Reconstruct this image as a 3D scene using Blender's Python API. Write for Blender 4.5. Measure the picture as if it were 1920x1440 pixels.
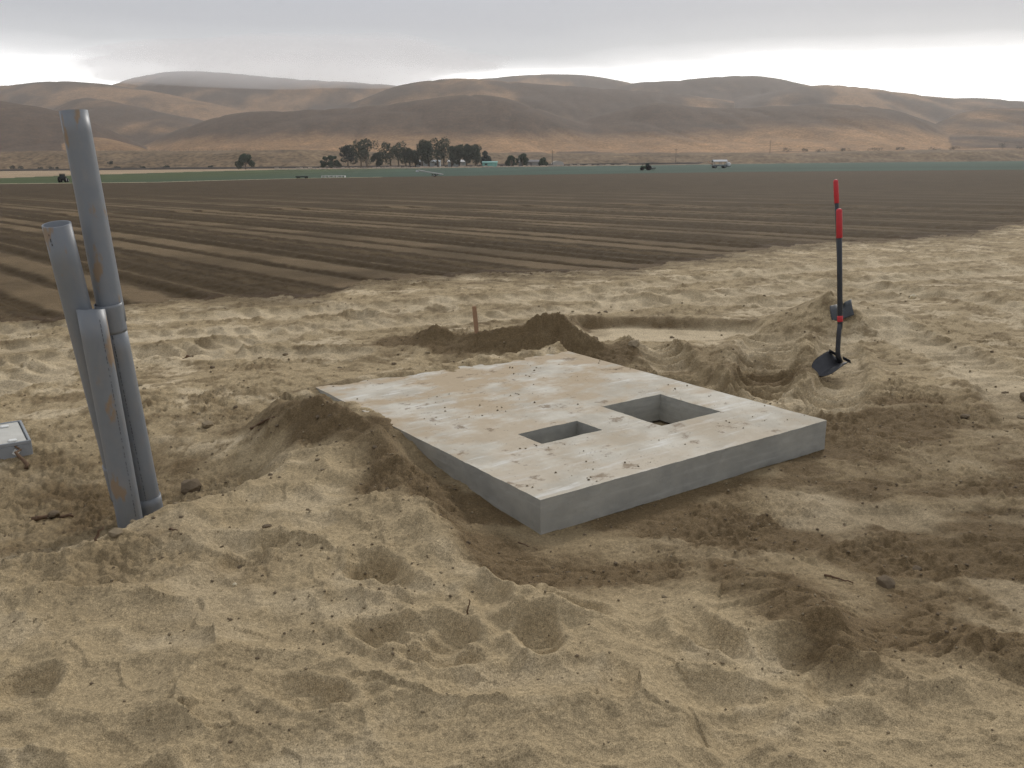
import bpy, bmesh, math, random
import numpy as np
from mathutils import Vector, Matrix, noise as mnoise

# ------------------------------------------------------------------ camera, sky, sun, exposure
scene = bpy.context.scene
for o in list(bpy.data.objects):
    bpy.data.objects.remove(o)
C = bpy.context.collection
rad = math.radians

CAM_H = 1.6
cam_data = bpy.data.cameras.new('camera')
cam_data.sensor_width = 36.0
cam_data.lens = 36.0 * 1660 / 1920
cam_data.clip_start = 0.05
cam_data.clip_end = 20000
cam = bpy.data.objects.new('camera', cam_data)
C.objects.link(cam)
PITCH = math.atan((720 - 297) / 1660)
cam.matrix_world = (Matrix.Translation((0, 0, CAM_H)) @ Matrix.Rotation(rad(90) - PITCH, 4, 'X')
                    @ Matrix.Rotation(rad(-0.55), 4, 'Z'))
scene.camera = cam

SUN_EL, SUN_AZ = rad(29), rad(24)          # azimuth east of the viewing direction
world = bpy.data.worlds.new('World')
scene.world = world
world.use_nodes = True
nt = world.node_tree
nt.nodes.clear()


def nd(tree, kind, **kw):
    n = tree.nodes.new(kind)
    for k, v in kw.items():
        if k.startswith('i_'):
            n.inputs[k[2:].replace('_', ' ')].default_value = v
        else:
            setattr(n, k, v)
    return n


def build_sky():
    L = nt.links.new
    out = nd(nt, 'ShaderNodeOutputWorld')
    bg = nd(nt, 'ShaderNodeBackground')
    bg.inputs['Strength'].default_value = 1.0
    L(bg.outputs[0], out.inputs['Surface'])
    sky = nd(nt, 'ShaderNodeTexSky')
    sky.sky_type = 'NISHITA'
    sky.sun_disc = False
    sky.sun_elevation = SUN_EL
    sky.sun_rotation = SUN_AZ
    dim = nd(nt, 'ShaderNodeVectorMath', operation='SCALE')
    dim.inputs['Scale'].default_value = 0.10
    L(sky.outputs[0], dim.inputs[0])
    tc = nd(nt, 'ShaderNodeTexCoord')
    sep = nd(nt, 'ShaderNodeSeparateXYZ')
    L(tc.outputs['Generated'], sep.inputs[0])
    # ragged lower edge of the stratus sheet
    mp = nd(nt, 'ShaderNodeMapping')
    mp.inputs['Scale'].default_value = (1.0, 1.0, 4.0)
    L(tc.outputs['Generated'], mp.inputs[0])
    n1 = nd(nt, 'ShaderNodeTexNoise')
    n1.inputs['Scale'].default_value = 3.3
    n1.inputs['Detail'].default_value = 5.0
    n1.inputs['Roughness'].default_value = 0.5
    L(mp.outputs[0], n1.inputs['Vector'])
    m1 = nd(nt, 'ShaderNodeMath', operation='MULTIPLY_ADD')
    m1.inputs[1].default_value = 0.05
    m1.inputs[2].default_value = -0.026
    L(n1.outputs['Fac'], m1.inputs[0])
    add = nd(nt, 'ShaderNodeMath', operation='ADD')
    L(sep.outputs['Z'], add.inputs[0])
    L(m1.outputs[0], add.inputs[1])
    ramp = nd(nt, 'ShaderNodeValToRGB')
    el = ramp.color_ramp.elements
    el[0].position = 0.0
    el[0].color = (1.5, 1.48, 1.45, 1)
    el[1].position = 1.0
    el[1].color = (0.66, 0.67, 0.70, 1)
    for p, c in ((0.086, (1.45, 1.44, 1.43, 1)), (0.099, (0.80, 0.80, 0.81, 1)), (0.114, (0.52, 0.53, 0.55, 1)),
                 (0.140, (0.43, 0.44, 0.47, 1)), (0.20, (0.39, 0.40, 0.445, 1)), (0.35, (0.43, 0.44, 0.48, 1))):
        e = ramp.color_ramp.elements.new(p)
        e.color = c
    L(add.outputs[0], ramp.inputs[0])
    # soft billows in the cloud sheet
    n2 = nd(nt, 'ShaderNodeTexNoise')
    n2.inputs['Scale'].default_value = 2.2
    n2.inputs['Detail'].default_value = 6.0
    L(mp.outputs[0], n2.inputs['Vector'])
    mr = nd(nt, 'ShaderNodeMapRange')
    mr.inputs['From Min'].default_value = 0.3
    mr.inputs['From Max'].default_value = 0.7
    mr.inputs['To Min'].default_value = 0.965
    mr.inputs['To Max'].default_value = 1.035
    L(n2.outputs['Fac'], mr.inputs['Value'])
    sc = nd(nt, 'ShaderNodeVectorMath', operation='SCALE')
    L(ramp.outputs[0], sc.inputs[0])
    L(mr.outputs[0], sc.inputs['Scale'])
    # the gap under the cloud sheet is open on the sun's side of the valley only
    sd = nd(nt, 'ShaderNodeVectorMath', operation='DOT_PRODUCT')
    sd.inputs[1].default_value = (math.sin(SUN_AZ), math.cos(SUN_AZ), 0)
    L(tc.outputs['Generated'], sd.inputs[0])
    gap = nd(nt, 'ShaderNodeMapRange')
    gap.interpolation_type = 'SMOOTHSTEP'
    gap.inputs['From Min'].default_value = -0.25
    gap.inputs['From Max'].default_value = 0.45
    L(sd.outputs['Value'], gap.inputs['Value'])
    lift = nd(nt, 'ShaderNodeMath', operation='MAXIMUM')
    lift.inputs[1].default_value = 0.15
    L(add.outputs[0], lift.inputs[0])
    ramp2 = nd(nt, 'ShaderNodeValToRGB')
    while len(ramp2.color_ramp.elements) < len(ramp.color_ramp.elements):
        ramp2.color_ramp.elements.new(0.5)
    for a, b in zip(ramp2.color_ramp.elements, ramp.color_ramp.elements):
        a.position = b.position
        a.color = b.color
    L(lift.outputs[0], ramp2.inputs[0])
    gm = nd(nt, 'ShaderNodeMix', data_type='RGBA')
    L(gap.outputs[0], gm.inputs['Factor'])
    L(ramp2.outputs[0], gm.inputs['A'])
    L(ramp.outputs[0], gm.inputs['B'])
    L(gm.outputs['Result'], sc.inputs[0])
    mix = nd(nt, 'ShaderNodeMix', data_type='RGBA')
    mix.inputs['Factor'].default_value = 0.94
    L(dim.outputs[0], mix.inputs['A'])
    L(sc.outputs[0], mix.inputs['B'])
    L(mix.outputs['Result'], bg.inputs['Color'])


build_sky()

sun_data = bpy.data.lights.new('sun', 'SUN')
sun_data.energy = 1.5
sun_data.angle = rad(11)
sun_data.color = (1.0, 0.95, 0.88)
sun = bpy.data.objects.new('sun', sun_data)
C.objects.link(sun)
sun_dir = Vector((math.sin(SUN_AZ) * math.cos(SUN_EL), math.cos(SUN_AZ) * math.cos(SUN_EL), math.sin(SUN_EL)))
sun.rotation_euler = sun_dir.to_track_quat('Z', 'Y').to_euler()

vs = scene.view_settings
vs.view_transform = 'Standard'
vs.look = 'None'
vs.gamma = 1.0
vs.exposure = 0.3
vs.use_curve_mapping = False
scene.cycles.max_bounces = 6
scene.cycles.diffuse_bounces = 3
scene.cycles.volume_bounces = 1
scene.cycles.use_denoising = True
scene.cycles.denoising_prefilter = 'FAST'

# ------------------------------------------------------------------ numeric helpers
rng = np.random.RandomState(7)
PERM = rng.permutation(256).astype(np.int32)
PERM = np.concatenate([PERM, PERM, PERM])
ANG = np.linspace(0, 2 * np.pi, 256, endpoint=False)
rng.shuffle(ANG)
GX, GY = np.cos(ANG), np.sin(ANG)


def perlin(x, y, seed=0):
    xi = np.floor(x).astype(np.int64)
    yi = np.floor(y).astype(np.int64)
    xf, yf = x - xi, y - yi
    u = xf * xf * xf * (xf * (xf * 6 - 15) + 10)
    v = yf * yf * yf * (yf * (yf * 6 - 15) + 10)

    def g(ix, iy, fx, fy):
        h = PERM[(PERM[(ix + seed * 17) & 255] + iy + seed * 31) & 255]
        return GX[h] * fx + GY[h] * fy
    a = g(xi, yi, xf, yf)
    b = g(xi + 1, yi, xf - 1, yf)
    c = g(xi, yi + 1, xf, yf - 1)
    d = g(xi + 1, yi + 1, xf - 1, yf - 1)
    return (a + u * (b - a)) * (1 - v) + (c + u * (d - c)) * v


def fbm(x, y, octv=4, gain=0.5, seed=0):
    s, a = 0.0, 1.0
    for k in range(octv):
        s = s + a * perlin(x, y, seed + k)
        x, y = x * 2.03 + 3.7, y * 2.03 + 1.3
        a *= gain
    return s


def worley(x, y, seed=0):
    """distance to the nearest and second nearest jittered grid point"""
    xi = np.floor(x).astype(np.int64)
    yi = np.floor(y).astype(np.int64)
    f1 = np.full(x.shape, 9.0)
    f2 = np.full(x.shape, 9.0)
    cid = np.zeros(x.shape, np.int32)
    for dx in (-1, 0, 1):
        for dy in (-1, 0, 1):
            ix, iy = xi + dx, yi + dy
            h = PERM[(PERM[(ix + seed * 13) & 255] + iy + seed * 7) & 255]
            h2 = PERM[(h + 57) & 255]
            px = ix + 0.5 + (h / 255.0 - 0.5) * 0.85
            py = iy + 0.5 + (h2 / 255.0 - 0.5) * 0.85
            d = np.hypot(x - px, y - py)
            near = d < f1
            f2 = np.where(near, f1, np.minimum(f2, d))
            cid = np.where(near, h, cid)
            f1 = np.where(near, d, f1)
    return f1, f2, cid


def sstep(a, b, x):
    t = np.clip((x - a) / (b - a), 0, 1)
    return t * t * (3 - 2 * t)


def pline(x, y, pts):
    """nearest distance, signed side, length along and interpolated third value of a polyline"""
    best = np.full(x.shape, 1e9)
    side = np.zeros(x.shape)
    along = np.zeros(x.shape)
    val = np.zeros(x.shape)
    acc = 0.0
    for p, q in zip(pts[:-1], pts[1:]):
        ex, ey = q[0] - p[0], q[1] - p[1]
        ll = math.hypot(ex, ey)
        t = np.clip(((x - p[0]) * ex + (y - p[1]) * ey) / (ll * ll), 0, 1)
        dx, dy = x - p[0] - t * ex, y - p[1] - t * ey
        d = np.hypot(dx, dy)
        s = np.sign(ex * dy - ey * dx)
        m = d < best
        best = np.where(m, d, best)
        side = np.where(m, s, side)
        along = np.where(m, acc + t * ll, along)
        pv = p[2] if len(p) > 2 else 0
        qv = q[2] if len(q) > 2 else 0
        val = np.where(m, pv + (qv - pv) * t, val)
        acc += ll
    return best, side, along, val


def inside(x, y, poly):
    """signed distance to a polygon, positive inside"""
    d = pline(x, y, list(poly) + [poly[0]])[0]
    c = np.zeros(x.shape, bool)
    n = len(poly)
    for i in range(n):
        x1, y1 = poly[i]
        x2, y2 = poly[(i + 1) % n]
        cond = ((y1 > y) != (y2 > y)) & (x < (x2 - x1) * (y - y1) / ((y2 - y1) or 1e-9) + x1)
        c ^= cond
    return np.where(c, d, -d)


# ------------------------------------------------------------------ the slab's place
SLAB_O = np.array([0.12, 3.63])
SA = math.atan2(0.562, 0.828) + rad(0.8)
SLAB_A = np.array([math.cos(SA), math.sin(SA)])
SLAB_B = np.array([-math.sin(SA), math.cos(SA)])
SLAB_W, SLAB_L, SLAB_TOP, SLAB_BOT = 2.02, 2.47, 0.15, -0.02


def slab_st(x, y):
    dx, dy = x - SLAB_O[0], y - SLAB_O[1]
    return dx * SLAB_A[0] + dy * SLAB_A[1], dx * SLAB_B[0] + dy * SLAB_B[1]


def slab_xy(s, t):
    p = SLAB_O + SLAB_A * s + SLAB_B * t
    return float(p[0]), float(p[1])


# ------------------------------------------------------------------ terrain
FIELD_EDGE = [(-300, 2), (-40, 5), (-12, 8.2), (-5.3, 9.06), (-4.7, 9.18), (-4.41, 10.03), (-3.94, 10.51), (-2.28, 10.79),
              (-2.0, 11.88), (-0.8, 12.34), (1.82, 13.05), (2.8, 14.01), (4.89, 16.25), (9.0, 18.34), (10.27, 19.3),
              (12.5, 21.82), (20, 31), (60, 75), (300, 300)]
FE = np.array(FIELD_EDGE)
ROW_N = np.array([0.737, 0.675])


def zfar(y):
    return np.interp(y, [-2000, 0, 20, 150, 350, 450, 900, 2500], [0, 0, 0, -1.1, -1.9, -2.3, -4.0, -4.0])


def field_in(x, y):
    """how far (m) a point lies inside the ploughed field"""
    w = 0.45 * perlin(x * 0.9, y * 0.9, 5) + 0.5 * perlin(x * 0.25, y * 0.25, 6) + 0.25 * fbm(x * 3.0, y * 3.0, 3, 0.6, 7)
    return (y - np.interp(x, FE[:, 0], FE[:, 1])) * 0.8 + w


def crop_near(x, y):
    t = x / np.maximum(y, 1.0)
    return np.interp(t, [-2, -0.56, -0.385, -0.21, 0, 0.26, 0.56, 2], [100, 108, 110, 138, 153, 165, 158, 150])


def crop_far(x, y):
    t = x / np.maximum(y, 1.0)
    return np.interp(t, [-2, -0.56, -0.40, -0.265, 0, 0.32, 0.56, 2], [170, 176, 260, 365, 400, 520, 800, 900])


PLATEAU = [(-3.5, 1.0), (-2.7, 2.2), (-1.93, 3.04), (-1.70, 3.40), (-1.56, 3.60), (-1.38, 3.86), (-1.20, 4.15), (-1.22, 4.6), (-1.55, 5.15),
           (-1.35, 5.35), (-0.95, 4.95), (-0.62, 4.45), (-0.40, 3.95), (-0.27, 3.45), (-0.12, 3.05), (0.3, 2.75), (0.6, 1.0)]
BERM = [(-1.66, 5.40, 0.02), (-1.40, 5.05, 0.09), (-1.10, 4.84, 0.18), (-0.85, 4.66, 0.16), (-0.60, 4.32, 0.09), (-0.36, 3.85, 0.02), (-0.25, 3.5, 0.0)]
LIP = [(-2.3, 2.75, 0.0), (-1.93, 3.06, 0.05), (-1.72, 3.42, 0.05), (-1.52, 3.66, 0.07), (-1.35, 3.92, 0.05), (-1.15, 4.2, 0.03)]
CREST = [(-0.75, 3.62, 0.0), (-0.50, 3.56, 0.045), (-0.35, 3.40, 0.07), (-0.24, 3.20, 0.06), (-0.18, 3.05, 0.02)]
RBERM = [(0.55, 3.05, 0.0), (0.82, 3.06, 0.07), (0.98, 2.90, 0.12), (1.06, 2.68, 0.11), (1.13, 2.46, 0.05), (1.35, 2.42, 0.04),
         (1.52, 2.58, 0.11), (1.66, 2.46, 0.10), (1.9, 2.3, 0.08), (2.6, 2.2, 0.08)]
BACKPILE = [(-0.95, 7.80, 0.02), (-0.66, 7.66, 0.19), (-0.50, 7.62, 0.10), (-0.25, 7.45, 0.17), (0.05, 7.35, 0.24), (0.20, 7.30, 0.34),
            (0.42, 7.28, 0.35), (0.60, 7.22, 0.22), (0.85, 7.1, 0.08)]
TRENCH = [(0.70, 9.0), (1.6, 9.0), (2.4, 8.65), (2.35, 8.1), (1.5, 8.0), (0.72, 7.85)]
TRACKS = [  # points, width, depth, tread pitch, tread amplitude, chevron bend
    ([(2.42, 8.1), (2.16, 7.3), (2.00, 6.72), (1.80, 6.2), (1.55, 5.75)], 0.46, 0.085, 0.185, 0.125, 0.9),
    ([(1.20, 7.9), (1.26, 7.1), (1.30, 6.5), (1.38, 5.9), (1.42, 5.55)], 0.42, 0.075, 0.175, 0.12, 0.9),
    ([(2.95, 7.9), (2.72, 7.2), (2.42, 6.3), (2.10, 5.6)], 0.36, 0.055, 0.17, 0.08, 0.8),
    ([(-9, 6.2), (-6.2, 6.7), (-4.6, 7.6), (-3.4, 8.1), (-1.5, 8.6), (1.0, 9.6), (4.0, 11.2), (9, 13.2)], 0.5, 0.04, 0.24, 0.045, 0.6),
    ([(-9, 7.4), (-6.3, 7.9), (-4.4, 8.9), (-2.6, 9.5), (0, 10.3), (3.2, 12.2), (8, 14.4)], 0.5, 0.04, 0.24, 0.045, 0.6),
    ([(-3.9, 5.4), (-3.75, 6.4), (-3.3, 7.2), (-2.3, 7.9), (-1.6, 9.2)], 0.42, 0.045, 0.19, 0.05, 0.7),
    ([(-5.3, 5.0), (-4.9, 6.3), (-4.3, 7.0), (-3.1, 7.4), (-1.4, 7.3)], 0.42, 0.04, 0.19, 0.05, 0.7),
    ([(3.2, 5.0), (3.6, 6.6), (3.5, 8.2), (2.9, 9.8), (1.2, 11.0)], 0.45, 0.045, 0.2, 0.045, 0.7),
    ([(4.6, 5.4), (5.1, 7.2), (5.2, 8.8), (4.6, 10.8), (3.0, 12.4)], 0.45, 0.045, 0.2, 0.045, 0.7),
    ([(0.2, 10.4), (2.2, 9.9), (4.6, 9.9), (7.0, 10.6), (10.5, 12.6)], 0.45, 0.035, 0.14, 0.010, 0.7),
    ([(0.9, 3.35), (1.5, 3.72), (2.1, 3.70), (2.9, 3.40)], 0.26, 0.02, 0.09, 0.004, 0.3),
    ([(1.35, 4.15), (1.75, 3.75), (1.9, 3.2), (1.95, 2.7)], 0.24, 0.022, 0.10, 0.004, 0.3),
]
STEPS = []      # foot prints: x, y, heading, length
_r = random.Random(11)
for _ in range(58):
    STEPS.append((_r.uniform(-2.4, 2.4), _r.uniform(1.4, 3.3), _r.uniform(0, 6.28), _r.uniform(0.20, 0.32), _r.uniform(0.5, 1.15)))
for _ in range(60):
    STEPS.append((_r.uniform(1.6, 5.2), _r.uniform(4.8, 8.6), _r.uniform(0, 6.28), _r.uniform(0.22, 0.34), _r.uniform(0.4, 1.0)))


def terrain(x, y):
    """height, damp mask, track mask, field depth for points of the working site (numpy arrays)"""
    r = np.hypot(x, y)
    far = zfar(y)
    h = np.zeros(x.shape)
    damp = np.zeros(x.shape)
    pale = np.zeros(x.shape)
    nearm = (r < 34) & (y > -12)
    X, Y = x[nearm], y[nearm]
    wx = X + 0.07 * perlin(X * 2.1, Y * 2.1, 1) + 0.03 * perlin(X * 6.3, Y * 6.3, 2)
    wy = Y + 0.07 * perlin(X * 2.1, Y * 2.1, 3) + 0.03 * perlin(X * 6.3, Y * 6.3, 4)
    fin = field_in(X, Y)
    fm = sstep(-0.15, 0.35, fin)
    z = 0.035 * perlin(X * 0.35, Y * 0.35, 8) + 0.02 * perlin(X * 0.9, Y * 0.9, 9)
    s, t = slab_st(X, Y)
    # ---- loose foreground sand stands higher than the cleared strip beside the slab
    ye = np.interp(wx, [-6, -0.3, -0.1, 0.3, 0.85, 1.0, 1.15, 1.4, 1.6, 2.5, 6], [2.9, 3.2, 3.0, 2.85, 2.98, 2.8, 2.5, 2.42, 2.52, 2.5, 2.3])
    fore = sstep(-0.22, 0.18, ye - wy)
    z = z + 0.065 * fore
    plat = sstep(-0.16, 0.12, inside(wx, wy, PLATEAU))
    z = z + (0.115 - 0.065 * fore) * plat
    # ---- hollow round the pipes
    hol = np.exp(-(((wx + 2.25) / 0.85) ** 2 + ((wy - 4.25) / 0.75) ** 2) ** 1.3)
    z = z - 0.12 * hol * (1 - plat)
    bowl = sstep(-4.4, -3.2, -np.abs(X + 0.4) - 0.9 * np.abs(Y - 5.2))
    for pts, w, p in ((BERM, 0.22, 1.3), (LIP, 0.13, 1.4), (CREST, 0.20, 1.3), (RBERM, 0.16, 1.2), (BACKPILE, 0.20, 1.25)):
        d, sd, al, v = pline(wx, wy, pts)
        z = z + v * np.exp(-(d / w) ** p)
    # heap under the far shovel, low heaps to the right
    for cx, cy, hh, rr in ((3.10, 8.50, 0.30, 0.62), (2.55, 8.0, 0.08, 0.4), (3.6, 8.2, 0.10, 0.5), (2.75, 6.15, 0.06, 0.45), (2.5, 5.5, 0.05, 0.35),
                           (3.7, 5.7, 0.07, 0.7), (4.4, 8.9, 0.10, 0.9), (5.6, 9.8, 0.12, 1.2), (-2.5, 5.9, 0.08, 0.7), (-1.9, 6.4, 0.06, 0.6),
                           (-0.2, 8.1, 0.05, 0.5), (1.05, 7.35, 0.08, 0.3), (1.75, 7.35, 0.05, 0.35), (1.0, 6.9, 0.04, 0.2), (-2.6, 2.9, 0.05, 0.5)):
        d = np.hypot(wx - cx, wy - cy)
        z = z + hh * np.maximum(0, 1 - d / (rr * 1.25)) ** 1.25
    tr = sstep(-0.10, 0.10, inside(wx, wy, TRENCH))
    z = z * (1 - 0.85 * tr) - 0.10 * tr
    tr2 = np.exp(-(((wx - 1.35) / 0.65) ** 4 + ((wy - 8.05) / 0.10) ** 2))
    z = z - 0.05 * tr2
    # ---- tracks
    trk = np.zeros(X.shape)
    for pts, w, dep, pit, amp, bend in TRACKS:
        px = [p[0] for p in pts]
        py = [p[1] for p in pts]
        m = (X > min(px) - 1) & (X < max(px) + 1) & (Y > min(py) - 1) & (Y < max(py) + 1)
        if not m.any():
            continue
        d, sd, al, _v = pline(wx[m], wy[m], pts)
        c = d / (w * 0.5)
        fade = sstep(0, 0.4, al) * (0.75 + 0.5 * perlin(X[m] * 1.2, Y[m] * 1.2, 23))
        prof = np.where(c < 1, -(1 - 0.35 * c ** 2), 0) * sstep(1.15, 0.8, c) + 0.65 * np.exp(-((c - 1.35) / 0.30) ** 2)
        ph = (al + bend * d * d / w) / pit
        tre = np.abs(((ph % 1.0) - 0.5) * 2) ** 1.3 - 0.43
        zz = dep * prof + amp * tre * sstep(1.6, 0.9, c) * np.clip(0.7 + 1.5 * perlin(X[m] * 3, Y[m] * 3, 24), 0.05, 1.5)
        z[m] = z[m] + zz * fade
        trk[m] = np.maximum(trk[m], sstep(1.3, 0.8, c) * fade)
    # ---- trodden sand: shallow bowls that meet in soft ridges
    sand = np.clip(fore + plat, 0, 1)
    mask = (sand + 0.35 * sstep(1.2, 2.2, X) * sstep(8.5, 5, Y) * sstep(4, 5.2, Y)) * (1 - fm)
    f1, f2, cid = worley((X + 0.10 * perlin(X * 3, Y * 3, 12)) / 0.34, (Y + 0.10 * perlin(X * 3, Y * 3, 13)) / 0.24, 3)
    k = 0.35 + (cid / 255.0) * 0.9
    z = z + mask * k * 0.088 * (np.minimum(f1, 0.75) ** 2 - 0.25)
    f1, f2, cid = worley((X + 0.05 * perlin(X * 7, Y * 7, 14)) / 0.13, (Y + 0.05 * perlin(X * 7, Y * 7, 15)) / 0.10, 6)
    z = z + mask * (cid > 80) * 0.030 * (np.minimum(f1, 0.7) ** 2 - 0.2)
    z = z + mask * 0.012 * (0.3 - np.abs(perlin(X * 4.2 + 0.6 * perlin(X * 2, Y * 2, 17), Y * 6.0, 16)))
    for (sx, sy, hd, ln, dp) in STEPS:
        m = (np.abs(X - sx) < 0.4) & (np.abs(Y - sy) < 0.4)
        if not m.any():
            continue
        dx, dy = wx[m] - sx, wy[m] - sy
        u = dx * math.cos(hd) + dy * math.sin(hd)
        v = -dx * math.sin(hd) + dy * math.cos(hd)
        e = np.sqrt((u / (ln * 0.5)) ** 2 + (v / 0.07) ** 2)
        tilt = 1 + 0.5 * u / (ln * 0.5)
        z[m] = z[m] + dp * mask[m] * (-0.040 * tilt * sstep(1.25, 0.55, e) + 0.016 * np.exp(-((e - 1.38) / 0.25) ** 2))
    # ---- dampness: freshly turned soil
    pit = sstep(-0.1, 0.35, Y - ye) * sstep(5.3, 4.5, Y - 0.28 * X) * sstep(-0.75, -0.25, X + 0.18 * (Y - 3.3)) * (1 - plat)
    pit = pit * sstep(6.0, 3.2, X)
    dB, _, _, vB = pline(wx, wy, BERM)
    dC, sC, _, vC = pline(wx, wy, CREST)
    dR, _, _, vR = pline(wx, wy, RBERM)
    dP, _, _, vP = pline(wx, wy, BACKPILE)
    dmp = 0.85 * pit * (0.65 + 0.7 * sstep(-0.1, 0.25, fbm(X * 1.1 + 0.4 * Y, Y * 2.2, 3, 0.55, 38)))
    dmp = np.maximum(dmp, sstep(0.34, 0.12, dB + 0.20 * perlin(X * 4, Y * 4, 30)) * sstep(0.0, 0.06, vB))
    side = sstep(-0.05, 0.1, inside(wx + 0.06, wy + 0.02, [(-0.5, 4.35), (0.05, 3.75), (0.25, 3.2), (0.3, 2.95), (0.0, 2.95), (-0.15, 3.2), (-0.3, 3.5), (-0.55, 4.1)]))
    dmp = np.maximum(dmp, 0.9 * side)
    dmp = np.maximum(dmp, 0.9 * sstep(0.30, 0.10, dR + 0.2 * perlin(X * 4, Y * 4, 31)) * sstep(0.02, 0.08, vR))
    dmp = np.maximum(dmp, 1.0 * sstep(0.42, 0.22, dP + 0.22 * perlin(X * 3, Y * 3, 32)))
    hmask = sstep(0.15, 0.6, hol) * (1 - plat)
    dmp = np.maximum(dmp, 0.55 * hmask)
    rutz = sstep(0.9, 0.2, np.hypot((wx - 1.7) / 1.5, (wy - 6.6) / 1.1))
    dmp = np.maximum(dmp, 0.6 * rutz)
    dmp = np.maximum(dmp, 0.75 * tr2)
    rim = sstep(0.16, 0.05, np.abs(inside(wx, wy, TRENCH) + 0.02)) * sstep(8.6, 8.9, Y)
    dmp = np.maximum(dmp, 0.8 * rim)
    nn = fbm(X * 1.7, Y * 1.7, 4, 0.55, 33)
    dmp = np.clip(dmp * (1.0 + 0.75 * nn) + 0.75 * np.maximum(0, nn - 0.02) * (1 - 0.6 * mask), 0, 1)
    mot = sstep(0.08, 0.38, fbm(X * 3.1, Y * 3.6, 4, 0.62, 36))
    dmp = np.clip(dmp + 0.55 * mot * sstep(4.0, 4.8, Y) * (1 - tr) * (1 - dmp), 0, 1)
    rutz0 = sstep(0.9, 0.2, np.hypot((wx - 1.7) / 1.5, (wy - 6.6) / 1.1))
    dmp = dmp * (1 - 0.75 * trk * (1 - rutz0) * sstep(4.5, 5.2, Y))
    mot2 = (1 - 0.8 * trk) * sstep(0.12, 0.34, fbm(X * 8.5, Y * 10.5, 3, 0.62, 37))
    dmp = np.clip(dmp + 0.5 * mot2 * sstep(4.2, 5.0, Y) * (1 - tr) * (1 - dmp), 0, 1)
    lumpy = np.exp(-(((wx + 1.45) / 0.62) ** 2 + ((wy - 3.05) / 0.34) ** 2))
    dmp = np.clip(dmp + 0.45 * lumpy * (0.6 + 1.2 * nn), 0, 1)
    # ---- crumb texture, coarser where the soil is freshly turned
    rough = np.clip(0.25 + 0.9 * dmp + 0.6 * hmask + 0.9 * lumpy + 0.45 * sstep(3.6, 3.9, Y) * (1 - sand), 0, 1.4)
    rough = rough * (1 - 0.75 * tr) * (1 - 0.75 * trk * (1 - rutz0))
    rpat = np.clip(0.5 + 1.3 * perlin(X * 1.3, Y * 1.3, 40), 0.05, 1.2)
    z = z + rough * rpat * (0.015 * fbm(X * 7, Y * 7, 3, 0.62, 41) + 0.020 * fbm(X * 28, Y * 28, 2, 0.6, 44))
    z = z + 0.016 * sstep(3.8, 4.6, Y) * (1 - sand) * (1 - tr) * (0.25 - np.abs(perlin(X * 2.6 + perlin(X * 1.1, Y * 1.1, 52), Y * 3.4, 51)))
    lump = np.maximum(0, perlin(X * 21 + 0.7 * perlin(X * 9, Y * 9, 55), Y * 23, 54) - 0.16) * (r[nearm] < 14)
    z = z + 0.055 * lump * rough * rpat - 0.012 * rough * np.maximum(0, 0.10 - np.abs(perlin(X * 5.5 + Y * 2, Y * 9.0, 56))) / 0.10 * (dmp > 0.25)
    z = z + 0.005 * (1 - rough.clip(0, 1)) * fbm(X * 9, Y * 9, 3, 0.5, 48) + 0.004 * perlin(X * 26, Y * 26, 49) + 0.0026 * perlin(X * 60, Y * 60, 50)
    # ---- ploughed beds
    q = X * ROW_N[0] + Y * ROW_N[1] + 0.06 * perlin(X * 0.3, Y * 0.3, 60)
    bandf = ((q - 10.2) / 3.3 + 0.5) % 1.0 - 0.5          # 0 in the middle of a wheel track pair
    bm = bandf * 3.3
    strip = sstep(0.36, 0.27, np.abs(np.abs(bm) - 0.43))
    groove = np.exp(-(bm / 0.10) ** 2) + 0.6 * np.exp(-((np.abs(bm) - 0.86) / 0.09) ** 2)
    fz = -0.03 - 0.045 * groove + 0.02 * np.cos(bm * 2 * np.pi / 0.55) * (np.abs(bm) > 0.9)
    fz = fz + 0.022 * fbm(X * 6, Y * 6, 3, 0.6, 62) * (1 - 0.6 * strip) + 0.03 * np.exp(-((fin - 0.1) / 0.3) ** 2)
    z = z * (1 - fm) + fz * fm + far[nearm]
    strip = strip * sstep(0.2, 0.8, fin) * np.clip(0.75 + 0.8 * perlin(X * 0.5, Y * 0.5, 63), 0.2, 1)
    # ---- soil under and against the slab: it meets every face, then drops away underneath
    dins = np.minimum(np.minimum(s, SLAB_W - s), np.minimum(t, SLAB_L - t))
    ins = sstep(0.05, 0.10, dins)
    e = 0.10
    fr = sstep(0.30, 0.0, np.maximum(-t, 0)) * sstep(-0.10, 0.0, s) * sstep(SLAB_W + 0.25, SLAB_W, s) * (t < e)
    zfr = -0.021 + 0.007 * perlin(X * 3, Y * 3, 73) + 0.055 * np.exp(-((s - 1.55) / 0.22) ** 2) * sstep(-0.02, 0.12, -t)
    z2 = z * (1 - fr) + fr * zfr
    cap = np.interp(t, [0.0, 0.35, 0.9, 1.3, 1.65, 2.4], [-0.012, 0.0, 0.05, 0.135, 0.160, 0.125])
    zlf = cap + (0.03 * perlin(X * 6, Y * 6, 75) + 0.010 * fbm(X * 14, Y * 14, 2, 0.6, 74)) * sstep(0.1, 0.8, t)
    lf = sstep(0.22, 0.0, np.maximum(-s, 0)) * (s < e) * sstep(-0.06, 0.06, t) * (t < SLAB_L)
    z2 = z2 * (1 - lf) + lf * zlf
    capr = np.interp(t, [0, 0.5, 1.2, 2.2], [0.0, 0.03, 0.06, 0.10])
    rf = sstep(0.25, 0.0, np.maximum(s - SLAB_W, 0)) * (s > SLAB_W - e) * sstep(0.0, 0.3, t) * (t < SLAB_L + 0.2)
    z2 = z2 * (1 - rf) + rf * np.minimum(z2, capr)
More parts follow.
